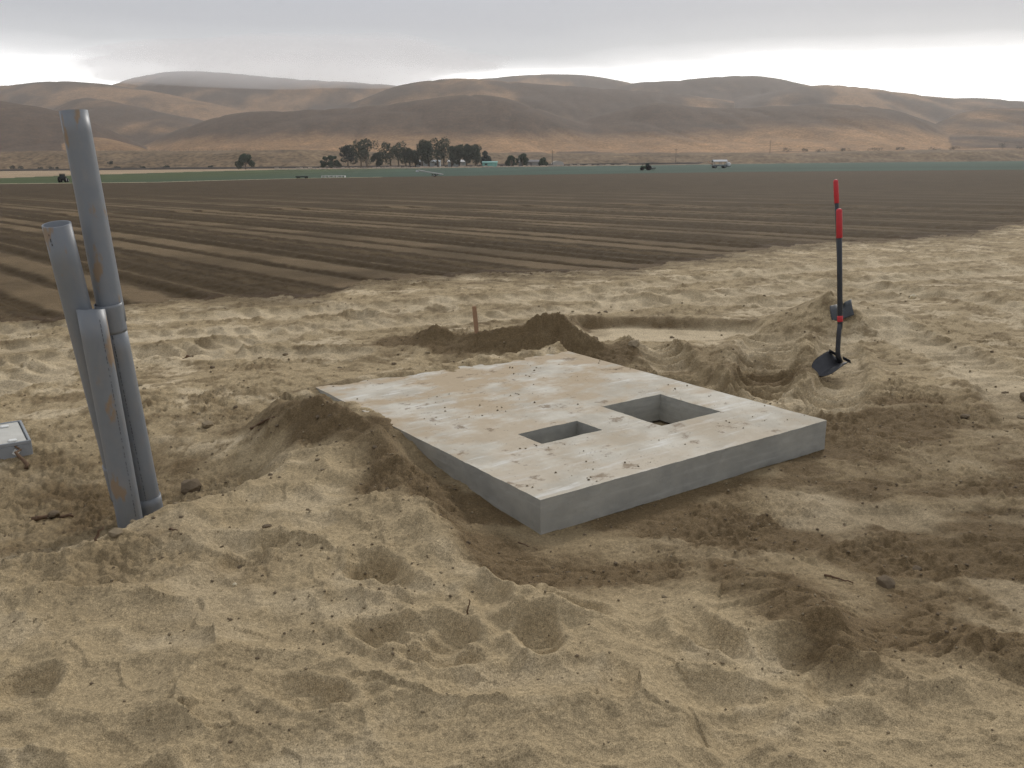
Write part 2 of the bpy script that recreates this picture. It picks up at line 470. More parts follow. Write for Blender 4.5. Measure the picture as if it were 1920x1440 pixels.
    bk = sstep(0.30, 0.0, np.maximum(t - SLAB_L, 0)) * (t >= SLAB_L - e) * (s > -0.2) * (s < SLAB_W)
    zbk = (0.160 + 0.05 * perlin(X * 4, Y * 4, 70) + 0.012 * fbm(X * 12, Y * 12, 2, 0.6, 72)
           - 0.30 * np.maximum(0, SLAB_L - t) - 0.05 * sstep(1.2, 2.0, s))
    z2 = z2 * (1 - bk) + bk * zbk
    z2 = z2 * (1 - ins) + ins * np.minimum(z2, -0.035)
    # sand spilt over the back edge and the left corner
    spill = (0.178 + 0.05 * perlin(X * 4, Y * 4, 70) + 0.03 * perlin(X * 11, Y * 11, 71) + 0.010 * fbm(X * 16, Y * 16, 2, 0.6, 72)
             - 0.40 * np.maximum(0, SLAB_L - t - 0.05) - 0.18 * np.maximum(0, np.abs(s - 1.3) - 0.7) - 0.22 * np.maximum(0, 0.6 - s))
    z2 = np.where((t > SLAB_L - 0.45) & (dins > 0), np.maximum(z2, np.where(spill > 0.135, spill, -1)), z2)
    h[nearm] = z2
    damp[nearm] = dmp * (1 - fm)
    pale_n = np.clip(tr * 0.9 + 0.85 * trk * (1 - rutz) + 0.9 * sstep(0.05, 0.35, fbm(X * 1.3, Y * 1.6, 4, 0.6, 80)) * (1 - dmp) * (1 - 0.5 * mask), 0, 1)
    pale[nearm] = np.where(fm > 0.5, strip, pale_n)
    fd = np.full(x.shape, 0.0)
    rest = ~nearm
    h[rest] = far[rest]
    X, Y = x[rest], y[rest]
    q = X * ROW_N[0] + Y * ROW_N[1] + 0.06 * perlin(X * 0.3, Y * 0.3, 60)
    bm = (((q - 10.2) / 3.3 + 0.5) % 1.0 - 0.5) * 3.3
    strip = sstep(0.36, 0.27, np.abs(np.abs(bm) - 0.43)) * sstep(75, 34, np.hypot(X, Y))
    pale[rest] = strip * np.clip(0.75 + 0.8 * perlin(X * 0.5, Y * 0.5, 63), 0.2, 1)
    h[rest] += 0.02 * np.cos(q * 2 * np.pi / 3.3) * sstep(120, 40, np.hypot(X, Y))
    return h, damp, pale


_hx = {}


def ground_z(x, y):
    return float(terrain(np.array([float(x)]), np.array([float(y)]))[0][0])


# ------------------------------------------------------------------ materials
MATS = {}


def new_mat(name):
    m = bpy.data.materials.new(name)
    m.use_nodes = True
    t = m.node_tree
    b = t.nodes['Principled BSDF']
    MATS[name] = m
    return m, t, b


def simple(name, col, rough=0.8, spec=0.3, metal=0.0, var=0.0, scale=20.0, bump=0.0, bscale=60.0):
    m, t, b = new_mat(name)
    b.inputs['Roughness'].default_value = rough
    b.inputs['Specular IOR Level'].default_value = spec
    b.inputs['Metallic'].default_value = metal
    L = t.links.new
    tc = nd(t, 'ShaderNodeTexCoord')
    n = nd(t, 'ShaderNodeTexNoise')
    n.inputs['Scale'].default_value = scale
    n.inputs['Detail'].default_value = 5
    L(tc.outputs['Object'], n.inputs['Vector'])
    mx = nd(t, 'ShaderNodeMix', data_type='RGBA')
    mx.inputs['A'].default_value = tuple(c * (1 - var) for c in col) + (1,)
    mx.inputs['B'].default_value = tuple(min(1, c * (1 + var)) for c in col) + (1,)
    L(n.outputs['Fac'], mx.inputs['Factor'])
    L(mx.outputs['Result'], b.inputs['Base Color'])
    if bump:
        nb = nd(t, 'ShaderNodeTexNoise')
        nb.inputs['Scale'].default_value = bscale
        nb.inputs['Detail'].default_value = 6
        L(tc.outputs['Object'], nb.inputs['Vector'])
        bp = nd(t, 'ShaderNodeBump')
        bp.inputs['Strength'].default_value = 0.6
        bp.inputs['Distance'].default_value = bump
        L(nb.outputs['Fac'], bp.inputs['Height'])
        L(bp.outputs[0], b.inputs['Normal'])
    return m


def soil(name, fine=0.013, scales=(14, 70, 300)):
    """soil whose own colour comes from the 'soil' colour attribute, broken up by grain noise"""
    m, t, b = new_mat(name)
    b.inputs['Roughness'].default_value = 0.95
    b.inputs['Specular IOR Level'].default_value = 0.12
    L = t.links.new
    at = nd(t, 'ShaderNodeVertexColor', layer_name='soil')
    tc = nd(t, 'ShaderNodeTexCoord')
    prev = at.outputs['Color']
    for sc_, lo, hi in ((scales[0], 0.92, 1.08), (scales[1], 0.80, 1.20), (scales[2], 0.55, 1.42)):
        n = nd(t, 'ShaderNodeTexNoise')
        n.inputs['Scale'].default_value = sc_
        n.inputs['Detail'].default_value = 3
        L(tc.outputs['Object'], n.inputs['Vector'])
        mr = nd(t, 'ShaderNodeMapRange')
        mr.inputs['From Min'].default_value = 0.3
        mr.inputs['From Max'].default_value = 0.7
        mr.inputs['To Min'].default_value = lo
        mr.inputs['To Max'].default_value = hi
        L(n.outputs['Fac'], mr.inputs['Value'])
        s = nd(t, 'ShaderNodeVectorMath', operation='SCALE')
        L(prev, s.inputs[0])
        L(mr.outputs[0], s.inputs['Scale'])
        prev = s.outputs[0]
    # dark organic crumbs
    v = nd(t, 'ShaderNodeTexVoronoi')
    v.inputs['Scale'].default_value = 42
    L(tc.outputs['Object'], v.inputs['Vector'])
    n = nd(t, 'ShaderNodeTexNoise')
    n.inputs['Scale'].default_value = 3.0
    L(tc.outputs['Object'], n.inputs['Vector'])
    th = nd(t, 'ShaderNodeMath', operation='MULTIPLY_ADD')
    th.inputs[1].default_value = 0.42
    th.inputs[2].default_value = -0.10
    L(n.outputs['Fac'], th.inputs[0])
    lt = nd(t, 'ShaderNodeMath', operation='LESS_THAN')
    L(v.outputs['Distance'], lt.inputs[0])
    L(th.outputs[0], lt.inputs[1])
    f = nd(t, 'ShaderNodeMath', operation='MULTIPLY')
    f.inputs[1].default_value = 0.40
    L(lt.outputs[0], f.inputs[0])
    v2 = nd(t, 'ShaderNodeTexVoronoi')
    v2.inputs['Scale'].default_value = 105
    L(tc.outputs['Object'], v2.inputs['Vector'])
    n5 = nd(t, 'ShaderNodeTexNoise')
    n5.inputs['Scale'].default_value = 5.0
    n5.inputs['Detail'].default_value = 4
    L(tc.outputs['Object'], n5.inputs['Vector'])
    th2 = nd(t, 'ShaderNodeMath', operation='MULTIPLY_ADD')
    th2.inputs[1].default_value = 1.3
    th2.inputs[2].default_value = -0.48
    L(n5.outputs['Fac'], th2.inputs[0])
    lt2 = nd(t, 'ShaderNodeMath', operation='LESS_THAN')
    L(v2.outputs['Distance'], lt2.inputs[0])
    L(th2.outputs[0], lt2.inputs[1])
    f2 = nd(t, 'ShaderNodeMath', operation='MULTIPLY')
    f2.inputs[1].default_value = 0.32
    L(lt2.outputs[0], f2.inputs[0])
    fm = nd(t, 'ShaderNodeMath', operation='MAXIMUM')
    L(f.outputs[0], fm.inputs[0])
    L(f2.outputs[0], fm.inputs[1])
    f = fm
    mx = nd(t, 'ShaderNodeMix', data_type='RGBA')
    mx.inputs['B'].default_value = (0.11, 0.082, 0.052, 1)
    L(f.outputs[0], mx.inputs['Factor'])
    L(prev, mx.inputs['A'])
    L(mx.outputs['Result'], b.inputs['Base Color'])
    nb = nd(t, 'ShaderNodeTexNoise')
    nb.inputs['Scale'].default_value = 48
    nb.inputs['Detail'].default_value = 8
    nb.inputs['Roughness'].default_value = 0.65
    L(tc.outputs['Object'], nb.inputs['Vector'])
    bp = nd(t, 'ShaderNodeBump')
    bp.inputs['Strength'].default_value = 0.8
    bp.inputs['Distance'].default_value = fine
    L(nb.outputs['Fac'], bp.inputs['Height'])
    L(bp.outputs[0], b.inputs['Normal'])
    return m


def add_strips(m, strip_col):
    """pale wheel-track strips of the beds, laid out in metres on the field"""
    t = m.node_tree
    L = t.links.new
    at = [n for n in t.nodes if n.type == 'VERTEX_COLOR'][0]
    target = [l for l in t.links if l.from_node == at][0].to_socket
    tc = [n for n in t.nodes if n.type == 'TEX_COORD'][0]

    def mth(op, a, b=None, c=None):
        n = nd(t, 'ShaderNodeMath', operation=op)
        for i, v in enumerate((a, b, c)):
            if v is None:
                continue
            if hasattr(v, 'links'):
                L(v, n.inputs[i])
            else:
                n.inputs[i].default_value = v
        return n.outputs[0]

    def mrange(v, a, b, lo=0.0, hi=1.0):
        n = nd(t, 'ShaderNodeMapRange')
        n.interpolation_type = 'SMOOTHSTEP'
        for k, q in (('From Min', a), ('From Max', b), ('To Min', lo), ('To Max', hi)):
            n.inputs[k].default_value = q
        L(v, n.inputs['Value'])
        return n.outputs[0]

    def noise(scale, detail=3):
        n = nd(t, 'ShaderNodeTexNoise')
        n.inputs['Scale'].default_value = scale
        n.inputs['Detail'].default_value = detail
        L(tc.outputs['Object'], n.inputs['Vector'])
        return n.outputs['Fac']
    dp = nd(t, 'ShaderNodeVectorMath', operation='DOT_PRODUCT')
    dp.inputs[1].default_value = (ROW_N[0], ROW_N[1], 0)
    L(tc.outputs['Object'], dp.inputs[0])
    q = mth('ADD', dp.outputs['Value'], mth('MULTIPLY', mth('SUBTRACT', noise(1.6, 4), 0.5), 0.35))
    f = mth('SUBTRACT', mth('FRACT', mth('ADD', mth('DIVIDE', mth('SUBTRACT', q, 10.2), 3.3), 0.5)), 0.5)
    bm_ = mth('ABSOLUTE', mth('MULTIPLY', f, 3.3))
    st = mrange(mth('ABSOLUTE', mth('SUBTRACT', bm_, 0.43)), 0.34, 0.20)
    thin = mth('MULTIPLY', mrange(mth('ABSOLUTE', mth('SUBTRACT', bm_, 1.22)), 0.10, 0.03), 0.45)
    st = mth('MAXIMUM', st, thin)
    patch = mrange(noise(0.35, 4), 0.32, 0.6, 0.25, 1.0)
    sp = nd(t, 'ShaderNodeSeparateXYZ')
    L(tc.outputs['Object'], sp.inputs[0])
    fade = mrange(sp.outputs['Y'], 62, 30, 0.0, 1.0)
    right = mrange(mth('SUBTRACT', sp.outputs['X'], mth('MULTIPLY', sp.outputs['Y'], 0.12)), -3.0, 9.0, 1.0, 0.4)
    fac = mth('MULTIPLY', mth('MULTIPLY', mth('MULTIPLY', st, patch), fade), right)
    # distant faint bed lines
    fl = mrange(noise(0.6, 2), 0.3, 0.7, 0.85, 1.15)
    mx = nd(t, 'ShaderNodeMix', data_type='RGBA')
    mx.inputs['B'].default_value = tuple(strip_col) + (1,)
    L(fac, mx.inputs['Factor'])
    L(at.outputs['Color'], mx.inputs['A'])
    L(mx.outputs['Result'], target)


def lin(r, g, b, k=1.0):
    f = lambda c: ((c / 255.0 + 0.055) / 1.055) ** 2.4 if c > 10 else c / 255.0 / 12.92
    return np.array([f(r) * k, f(g) * k, f(b) * k])


# ------------------------------------------------------------------ object helpers
def link_mesh(name, verts, faces, mat=None, parent=None, smooth=True):
    me = bpy.data.meshes.new(name)
    me.from_pydata([tuple(v) for v in verts], [], [tuple(f) for f in faces])
    me.update()
    if smooth:
        me.polygons.foreach_set('use_smooth', [True] * len(me.polygons))
    o = bpy.data.objects.new(name, me)
    C.objects.link(o)
    if mat:
        me.materials.append(mat)
    if parent:
        o.parent = parent
    return o


def link_bm(name, bm, mat=None, parent=None, smooth=False):
    me = bpy.data.meshes.new(name)
    bm.to_mesh(me)
    bm.free()
    if smooth:
        me.polygons.foreach_set('use_smooth', [True] * len(me.polygons))
    o = bpy.data.objects.new(name, me)
    C.objects.link(o)
    if mat:
        me.materials.append(mat)
    if parent:
        o.parent = parent
    return o


def np_mesh(name, V, F, mat=None, cols=None, smooth=True):
    me = bpy.data.meshes.new(name)
    nv, nf = len(V), len(F)
    me.vertices.add(nv)
    me.vertices.foreach_set('co', np.ascontiguousarray(V, np.float32).ravel())
    me.loops.add(nf * 4)
    me.loops.foreach_set('vertex_index', np.ascontiguousarray(F, np.int32).ravel())
    me.polygons.add(nf)
    me.polygons.foreach_set('loop_start', np.arange(nf, dtype=np.int32) * 4)
    me.polygons.foreach_set('loop_total', np.full(nf, 4, np.int32))
    me.polygons.foreach_set('use_smooth', np.full(nf, smooth, bool))
    me.update(calc_edges=True)
    if cols is not None:
        a = me.color_attributes.new('soil', 'FLOAT_COLOR', 'POINT')
        c4 = np.ones((nv, 4), np.float32)
        c4[:, :3] = cols
        a.data.foreach_set('color', c4.ravel())
    o = bpy.data.objects.new(name, me)
    C.objects.link(o)
    if mat:
        me.materials.append(mat)
    return o


def thing(name, label, cat, loc=(0, 0, 0), rotz=0.0, group=None):
    o = bpy.data.objects.new(name, None)
    o.empty_display_size = 0.1
    C.objects.link(o)
    o.location = loc
    o.rotation_euler = (0, 0, rotz)
    return tag(o, label, cat, group)


def tag(o, label, cat, group=None):
    o['label'] = label
    o['category'] = cat
    if group:
        o['group'] = group
    return o


def struct(o, kind='structure'):
    o['kind'] = kind
    return o


def box(bm, x0, x1, y0, y1, z0, z1, M=None):
    vs = [bm.verts.new((x, y, z)) for z in (z0, z1) for y in (y0, y1) for x in (x0, x1)]
    for f in ((0, 2, 3, 1), (4, 5, 7, 6), (0, 1, 5, 4), (2, 6, 7, 3), (0, 4, 6, 2), (1, 3, 7, 5)):
        bm.faces.new([vs[i] for i in f])
    if M is not None:
        bmesh.ops.transform(bm, matrix=M, verts=vs)
    return vs


def tube(bm, pts, radii, n=16, cap=True):
    """round bar along a list of points"""
    rings = []
    pts = [Vector(p) for p in pts]
    for i, p in enumerate(pts):
        d = (pts[min(i + 1, len(pts) - 1)] - pts[max(i - 1, 0)]).normalized()
        a = d.orthogonal().normalized() if i == 0 else (a - d * a.dot(d)).normalized()
        b = d.cross(a)
        r = radii[i] if hasattr(radii, '__len__') else radii
        rings.append([bm.verts.new(p + (a * math.cos(2 * math.pi * k / n) + b * math.sin(2 * math.pi * k / n)) * r) for k in range(n)])
    for A, B in zip(rings[:-1], rings[1:]):
        for k in range(n):
            f = bm.faces.new((A[k], A[(k + 1) % n], B[(k + 1) % n], B[k]))
            f.smooth = True
    if cap:
        bm.faces.new(rings[0][::-1])
        bm.faces.new(rings[-1])
    return rings


# ------------------------------------------------------------------ ground: one polar sheet cut into ground, field, crop
DRY = lin(139, 124, 97, 1.42)
PALE = lin(161, 147, 121, 1.44)
DAMP = lin(105, 89, 65, 1.06)
FIELD = lin(92, 76, 52, 0.60)
STRIP = lin(123, 105, 79, 0.84)


def build_ground():
    ang = np.concatenate([np.radians(np.linspace(-180, -44, 60)), np.radians(np.linspace(-42, 42, 960)), np.radians(np.linspace(44, 180, 60))])
    rr = [0.02, 0.35, 0.7, 1.0, 1.2, 1.35]
    r = 1.4
    while r < 1500:
        rr.append(r)
        st = 1.7 * r * r / (885 * 1.6)
        if r < 9:
            st = min(st, 0.022)
        elif r < 13:
            st = min(st, 0.04)
        elif r < 40:
            st = min(st, 0.045 + (r - 12) * 0.012)
        elif 95 < r < 190:
            st = 1.3
        else:
            st = min(st, r * 0.05)
        r += max(st, 0.0035)
    rr.append(1500.0)
    rr = np.array(rr)
    A, R = np.meshgrid(ang, rr)
    x = (R * np.sin(A)).ravel()
    y = (R * np.cos(A)).ravel()
    h, damp, pale = terrain(x, y)
    nr, na = R.shape
    idx = np.arange(nr * na).reshape(nr, na)
    F = np.stack([idx[:-1, :-1], idx[:-1, 1:], idx[1:, 1:], idx[1:, :-1]], -1).reshape(-1, 4)  # wound so that normals point up
    fin = field_in(x, y)
    cn = crop_near(x, y) + 1.0 * perlin(x * 0.05, y * 0.05, 90)
    cf = crop_far(x, y)
    reg = np.zeros(x.shape, np.int8)
    reg[(fin > 0) & (y < cn)] = 1
    reg[(y >= cn) & (y < cf) & (fin > 0)] = 2
    reg[(y >= cf) & (fin > 0)] = 3
    # colours
    col = np.empty((x.size, 3))
    nz = fbm(x * 0.6, y * 0.6, 2, 0.5, 91)[:, None]
    g = DRY[None] * (1 + 0.10 * nz)
    g = g + (PALE - DRY)[None] * pale[:, None]
    g = g * (1 - damp[:, None]) + DAMP[None] * damp[:, None] * (1 + 0.15 * nz)
    f = FIELD[None] * (1 + 0.20 * nz)
    drag = (sstep(-0.9, 0.0, fin + 0.5 * fbm(x * 2.2, y * 2.2, 3, 0.6, 95)) * 0.6)[:, None]
    g = g * (1 - drag) + FIELD[None] * 1.15 * drag
    edge = sstep(0.6, 0.0, np.abs(fin))[:, None] * 0.5
    f = f * (1 - edge) + lin(84, 69, 54, 1.02)[None] * edge
    lw = sstep(2.2, 0.6, np.abs(cn - y - 1.0)) * (x < -20)
    f = f * (1 - lw[:, None]) + lin(170, 160, 130, 1.2)[None] * lw[:, None]
    gt = sstep(-75, -10, x)[:, None]
    c = lin(80, 92, 55, 0.72)[None] * (1 - gt) + lin(68, 90, 76, 0.72)[None] * gt
    c = c * (1 + 0.12 * np.sin(y * 0.5 + 0.2 * x)[:, None] + 0.15 * fbm(x * 0.02, y * 0.1, 3, 0.5, 92)[:, None])
    p = lin(140, 122, 98, 1.3)[None] * (1 + 0.35 * fbm(x * 0.05, y * 0.12, 4, 0.6, 93)[:, None])
    col[:] = np.where((reg == 0)[:, None], g, np.where((reg == 1)[:, None], f, np.where((reg == 2)[:, None], c, p)))
    V = np.stack([x, y, h], -1)
    fr = reg[F]
    # a face goes to the region most of its corners share
    freg = np.sort(fr, 1)[:, 1]
    names = ['ground', 'ploughed_field', 'crop_field', 'roadside_strip']
    msand = soil('sandy_soil')
    mfield = soil('field_soil', 0.012)
    mcrop = soil('crop_soil', 0.008)
    add_strips(mfield, STRIP)
    for k, (n, m) in enumerate(zip(names, (msand, mfield, mcrop, mcrop))):
        fk = F[freg == k]
        u, inv = np.unique(fk, return_inverse=True)
        fk = inv.reshape(-1, 4)
        cc = col[u]
        # corners shared with a neighbouring region keep that side's colour only in the fringe
        struct(np_mesh(n, V[u], fk, m, cc))


build_ground()

# ------------------------------------------------------------------ hills
RIDGES = [
    (2300, [(-1656, 154), (-1389, 174), (-1256, 184), (-1176, 192), (-1110, 195), (-1044, 192), (-979, 185), (-863, 166), (-708, 133), (-473, 80)], 520),
    (2800, [(-1546, 113), (-1378, 158), (-1276, 196), (-1184, 228), (-1110, 249), (-1012, 262), (-885, 259), (-774, 249), (-631, 235), (-472, 226), (-336, 216), (-169, 178), (72, 106)], 600),
    (2000, [(-552, 48), (-409, 100), (-316, 126), (-246, 153), (-177, 164), (-119, 168), (-62, 165), (6, 159), (86, 153), (167, 147), (281, 138), (396, 128), (512, 111)], 480),
    (3200, [(-469, 197), (-191, 255), (-81, 266), (47, 276), (175, 278), (284, 272), (376, 255), (450, 241), (634, 213), (914, 149)], 700),
    (2700, [(70, 147), (302, 197), (379, 211), (472, 213), (580, 222), (687, 227), (765, 220), (843, 204), (938, 181), (1033, 153), (1242, 92)], 560),
    (2400, [(477, 114), (723, 171), (805, 177), (888, 172), (999, 158), (1125, 141), (1236, 140), (1333, 131), (1584, 122), (2002, 107)], 520),
    (1300, [(-589, 1), (-542, 12), (-522, 23), (-471, 44), (-417, 60), (-378, 67), (-296, 70), (-236, 71), (-191, 75), (-131, 80), (-78, 87), (-41, 88), (-4, 83), (34, 70), (79, 55), (147, 35), (223, 5)], 330),
    (1400, [(-46, 8), (85, 50), (141, 65), (222, 81), (278, 75), (343, 70), (399, 74), (480, 76), (553, 72), (602, 62), (652, 44), (729, 12)], 380),
    (1500, [(633, 14), (674, 39), (723, 64), (766, 72), (835, 73), (990, 78), (1250, 71)], 380),
    (1200, [(-933, 82), (-794, 87), (-712, 86), (-658, 80), (-604, 72), (-557, 58), (-505, 35), (-459, 11)], 300),
    (950, [(-530, 2), (-507, 9), (-483, 19), (-455, 26), (-422, 27), (-390, 19), (-363, 9)], 170),
    (1750, [(-970, 47), (-861, 99), (-808, 121), (-758, 115), (-700, 101), (-621, 85), (-542, 67), (-442, 40)], 360),
]


def hill_height(X, Y):
    z = np.full(X.shape, -6.0)
    which = np.zeros(X.shape, np.int8)
    # terrace: a long low bank with a flat top before the hills
    tb = np.interp(X / Y, [-1, -0.56, -0.3, 0.0, 0.15, 0.3, 0.6, 1], [8.5, 8.5, 8.0, 4.5, 3.5, 3.2, 4.0, 4.5])
    rise = sstep(500, 565, Y + 22 * perlin(X * 0.012, Y * 0.012, 100) + 6 * perlin(X * 0.06, Y * 0.06, 104))
    base = -4.5 + (tb + 4.5) * rise + np.maximum(0, Y - 600) * 0.006
    base = base + 1.4 * perlin(X * 0.02, Y * 0.03, 101) * rise
    z = np.maximum(z, base)
    for k, (Yc, pts, W) in enumerate(RIDGES):
        P = np.array(pts, float)
        # the crest line as seen along rays keeps its outline: use the ray's crossing with the crest
        xc = X * Yc / Y
        zc = np.interp(xc, P[:, 0], P[:, 1], left=-60, right=-60)
        sm = np.zeros(X.shape)
        for dx in (-24, -12, 0, 12, 24):
            sm += np.interp(xc + dx * Yc / 2000, P[:, 0], P[:, 1], left=-60, right=-60)
        zc = sm / 5
        u = (Y - Yc) / W
        n = fbm(X * 0.0035 + k, Y * 0.0022, 4, 0.5, 110 + k)
        gully = np.abs(perlin(X * 0.0065 + 0.5 * n, Y * 0.002, 140 + k))
        off = 1 - np.exp(-(u * 1.6) ** 2)
        prof = np.exp(-np.abs(u) ** 1.9)
        zz = -5 + (zc + 5) * prof + off * prof * (zc + 5) * (0.22 * n - 0.20 * (0.35 - gully))
        m = zz > z
        d = np.clip((zz - z) / 6.0, -1, 1)
        z = np.where((np.abs(zz - z) < 6) & (zz > 4), np.maximum(z, zz) + 0.75 * (1 - np.abs(d)) ** 2, np.maximum(z, zz))
        which = np.where(m, k + 1, which)
    z = z + (0.9 * fbm(X * 0.02, Y * 0.012, 4, 0.55, 170) - 2.2 * np.maximum(0, 0.12 - np.abs(perlin(X * 0.012 + 0.8 * perlin(X * 0.006, Y * 0.004, 173), Y * 0.003, 172))) / 0.12) * sstep(620, 800, Y)
    z = z - 6.0 * sstep(495, 465, Y)
    return z, which


def build_hills():
    tx = np.linspace(-0.95, 0.95, 640)
    Yv = np.concatenate([np.linspace(470, 620, 50), np.linspace(624, 1600, 170), np.linspace(1608, 3600, 170)])
    T, Y = np.meshgrid(tx, Yv)
    X = T * Y
    z, which = hill_height(X.ravel(), Y.ravel())
    x, y = X.ravel(), Y.ravel()
    nr, na = X.shape
    idx = np.arange(nr * na).reshape(nr, na)
    F = np.stack([idx[:-1, :-1], idx[:-1, 1:], idx[1:, 1:], idx[1:, :-1]], -1).reshape(-1, 4)
    sunlit_grass = lin(162, 126, 88, 0.84)
    brown = lin(118, 93, 71, 0.40)  # grazed slope with cloud shade mixed into its colour
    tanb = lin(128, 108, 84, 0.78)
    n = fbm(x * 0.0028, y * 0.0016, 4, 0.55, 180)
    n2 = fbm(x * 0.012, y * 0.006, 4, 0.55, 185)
    g = 0.75 * sstep(-0.15, 0.35, n + 0.35 * n2 - 0.05)  # sunlit and cloud-shaded patches put into the grass colour by noise
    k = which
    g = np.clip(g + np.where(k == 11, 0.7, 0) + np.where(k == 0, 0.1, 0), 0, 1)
    # dark hill: sunlight painted gold on its grassy foot, cloud shade on its brown body
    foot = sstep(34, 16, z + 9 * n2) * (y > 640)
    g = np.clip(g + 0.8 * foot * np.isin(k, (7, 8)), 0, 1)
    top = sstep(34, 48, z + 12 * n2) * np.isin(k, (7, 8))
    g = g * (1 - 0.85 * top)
    col = brown[None] * (1 - g[:, None]) + sunlit_grass[None] * g[:, None]
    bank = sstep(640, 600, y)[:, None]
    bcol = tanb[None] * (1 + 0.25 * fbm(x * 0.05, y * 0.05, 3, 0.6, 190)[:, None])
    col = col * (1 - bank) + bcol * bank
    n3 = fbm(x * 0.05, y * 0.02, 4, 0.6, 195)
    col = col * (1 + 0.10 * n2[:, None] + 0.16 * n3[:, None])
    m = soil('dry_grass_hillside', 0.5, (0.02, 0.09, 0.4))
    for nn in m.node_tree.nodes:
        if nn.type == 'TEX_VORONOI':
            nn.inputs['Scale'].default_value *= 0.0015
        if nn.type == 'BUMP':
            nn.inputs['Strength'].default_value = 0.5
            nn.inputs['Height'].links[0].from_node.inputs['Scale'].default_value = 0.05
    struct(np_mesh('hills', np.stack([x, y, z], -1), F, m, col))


build_hills()
# ------------------------------------------------------------------ materials for things
def concrete_material():
    m, t, b = new_mat('precast_concrete')
    L = t.links.new
    b.inputs['Roughness'].default_value = 0.9
    b.inputs['Specular IOR Level'].default_value = 0.2
    tc = nd(t, 'ShaderNodeTexCoord')

    def noise(scale, detail=6, stretch=None, rough=0.55, rot=0.0):
        n = nd(t, 'ShaderNodeTexNoise')
        n.inputs['Scale'].default_value = scale
        n.inputs['Detail'].default_value = detail
        n.inputs['Roughness'].default_value = rough
        if stretch:
            mp = nd(t, 'ShaderNodeMapping')
            mp.inputs['Scale'].default_value = stretch
            mp.inputs['Rotation'].default_value = (0, 0, rot)
            L(tc.outputs['Object'], mp.inputs[0])
            L(mp.outputs[0], n.inputs['Vector'])
        else:
            L(tc.outputs['Object'], n.inputs['Vector'])
        return n.outputs['Fac']

    def ramp(fac, a, b_):
        r = nd(t, 'ShaderNodeMapRange')
        r.interpolation_type = 'SMOOTHSTEP'
        r.inputs['From Min'].default_value = a
        r.inputs['From Max'].default_value = b_
        L(fac, r.inputs['Value'])
        return r.outputs[0]

    def mixc(fac, a, col):
        x = nd(t, 'ShaderNodeMix', data_type='RGBA')
        if hasattr(fac, 'links'):
            L(fac, x.inputs['Factor'])
        else:
            x.inputs['Factor'].default_value = fac
        if hasattr(a, 'links'):
            L(a, x.inputs['A'])
        else:
            x.inputs['A'].default_value = a
        x.inputs['B'].default_value = col
        return x.outputs['Result']

    def mul(a, c):
        x = nd(t, 'ShaderNodeMath', operation='MULTIPLY')
        for i, v in enumerate((a, c)):
            if hasattr(v, 'links'):
                L(v, x.inputs[i])
            else:
                x.inputs[i].default_value = v
        return x.outputs[0]

    base = mixc(ramp(noise(5), 0.3, 0.7), (0.30, 0.295, 0.26, 1), (0.38, 0.37, 0.32, 1))
    base = mixc(mul(ramp(noise(55), 0.62, 0.75), 0.5), base, (0.22, 0.22, 0.20, 1))
    # side faces: faint lift lines and drips
    base = mixc(mul(ramp(noise(2.2, 5, (1, 1, 14)), 0.5, 0.72), 0.35), base, (0.47, 0.46, 0.41, 1))
    # the trowelled top carries laitance and smeared sand
    geo = nd(t, 'ShaderNodeNewGeometry')
    sx = nd(t, 'ShaderNodeSeparateXYZ')
    L(geo.outputs['True Normal'], sx.inputs[0])
    up = ramp(sx.outputs['Z'], 0.8, 0.95)
    top = mixc(ramp(noise(3.2), 0.35, 0.62), (0.43, 0.395, 0.32, 1), (0.56, 0.525, 0.44, 1))
    wh = ramp(noise(2.6, 8, (1.0, 7.5, 1), 0.66, rad(4)), 0.53, 0.66)
    top = mixc(mul(wh, 0.75), top, (0.66, 0.65, 0.60, 1))
    sm = ramp(noise(2.2, 8, (1.0, 1.7, 1), 0.64, rad(-8)), 0.40, 0.60)
    # more sand on the far half of the slab
    sxx = nd(t, 'ShaderNodeSeparateXYZ')
    L(tc.outputs['Object'], sxx.inputs[0])
    farh = nd(t, 'ShaderNodeMapRange')
    farh.inputs['From Min'].default_value = 0.2
    farh.inputs['From Max'].default_value = 2.2
    farh.inputs['To Min'].default_value = 0.45
    farh.inputs['To Max'].default_value = 1.25
    L(sxx.outputs['Y'], farh.inputs['Value'])
    top = mixc(mul(sm, farh.outputs[0]), top, (0.42, 0.335, 0.225, 1))
    br = ramp(noise(5.5, 9, (1, 1.15, 1), 0.70), 0.58, 0.66)
    top = mixc(mul(br, 0.75), top, (0.19, 0.135, 0.085, 1))
    sp = ramp(noise(38, 4), 0.66, 0.72)
    top = mixc(mul(sp, 0.45), top, (0.13, 0.095, 0.065, 1))
    x = nd(t, 'ShaderNodeMix', data_type='RGBA')
    L(up, x.inputs['Factor'])
    L(base, x.inputs['A'])
    L(top, x.inputs['B'])
    L(x.outputs['Result'], b.inputs['Base Color'])
    bp = nd(t, 'ShaderNodeBump')
    bp.inputs['Strength'].default_value = 0.5
    bp.inputs['Distance'].default_value = 0.006
    L(noise(30, 8), bp.inputs['Height'])
    L(bp.outputs[0], b.inputs['Normal'])
    return m


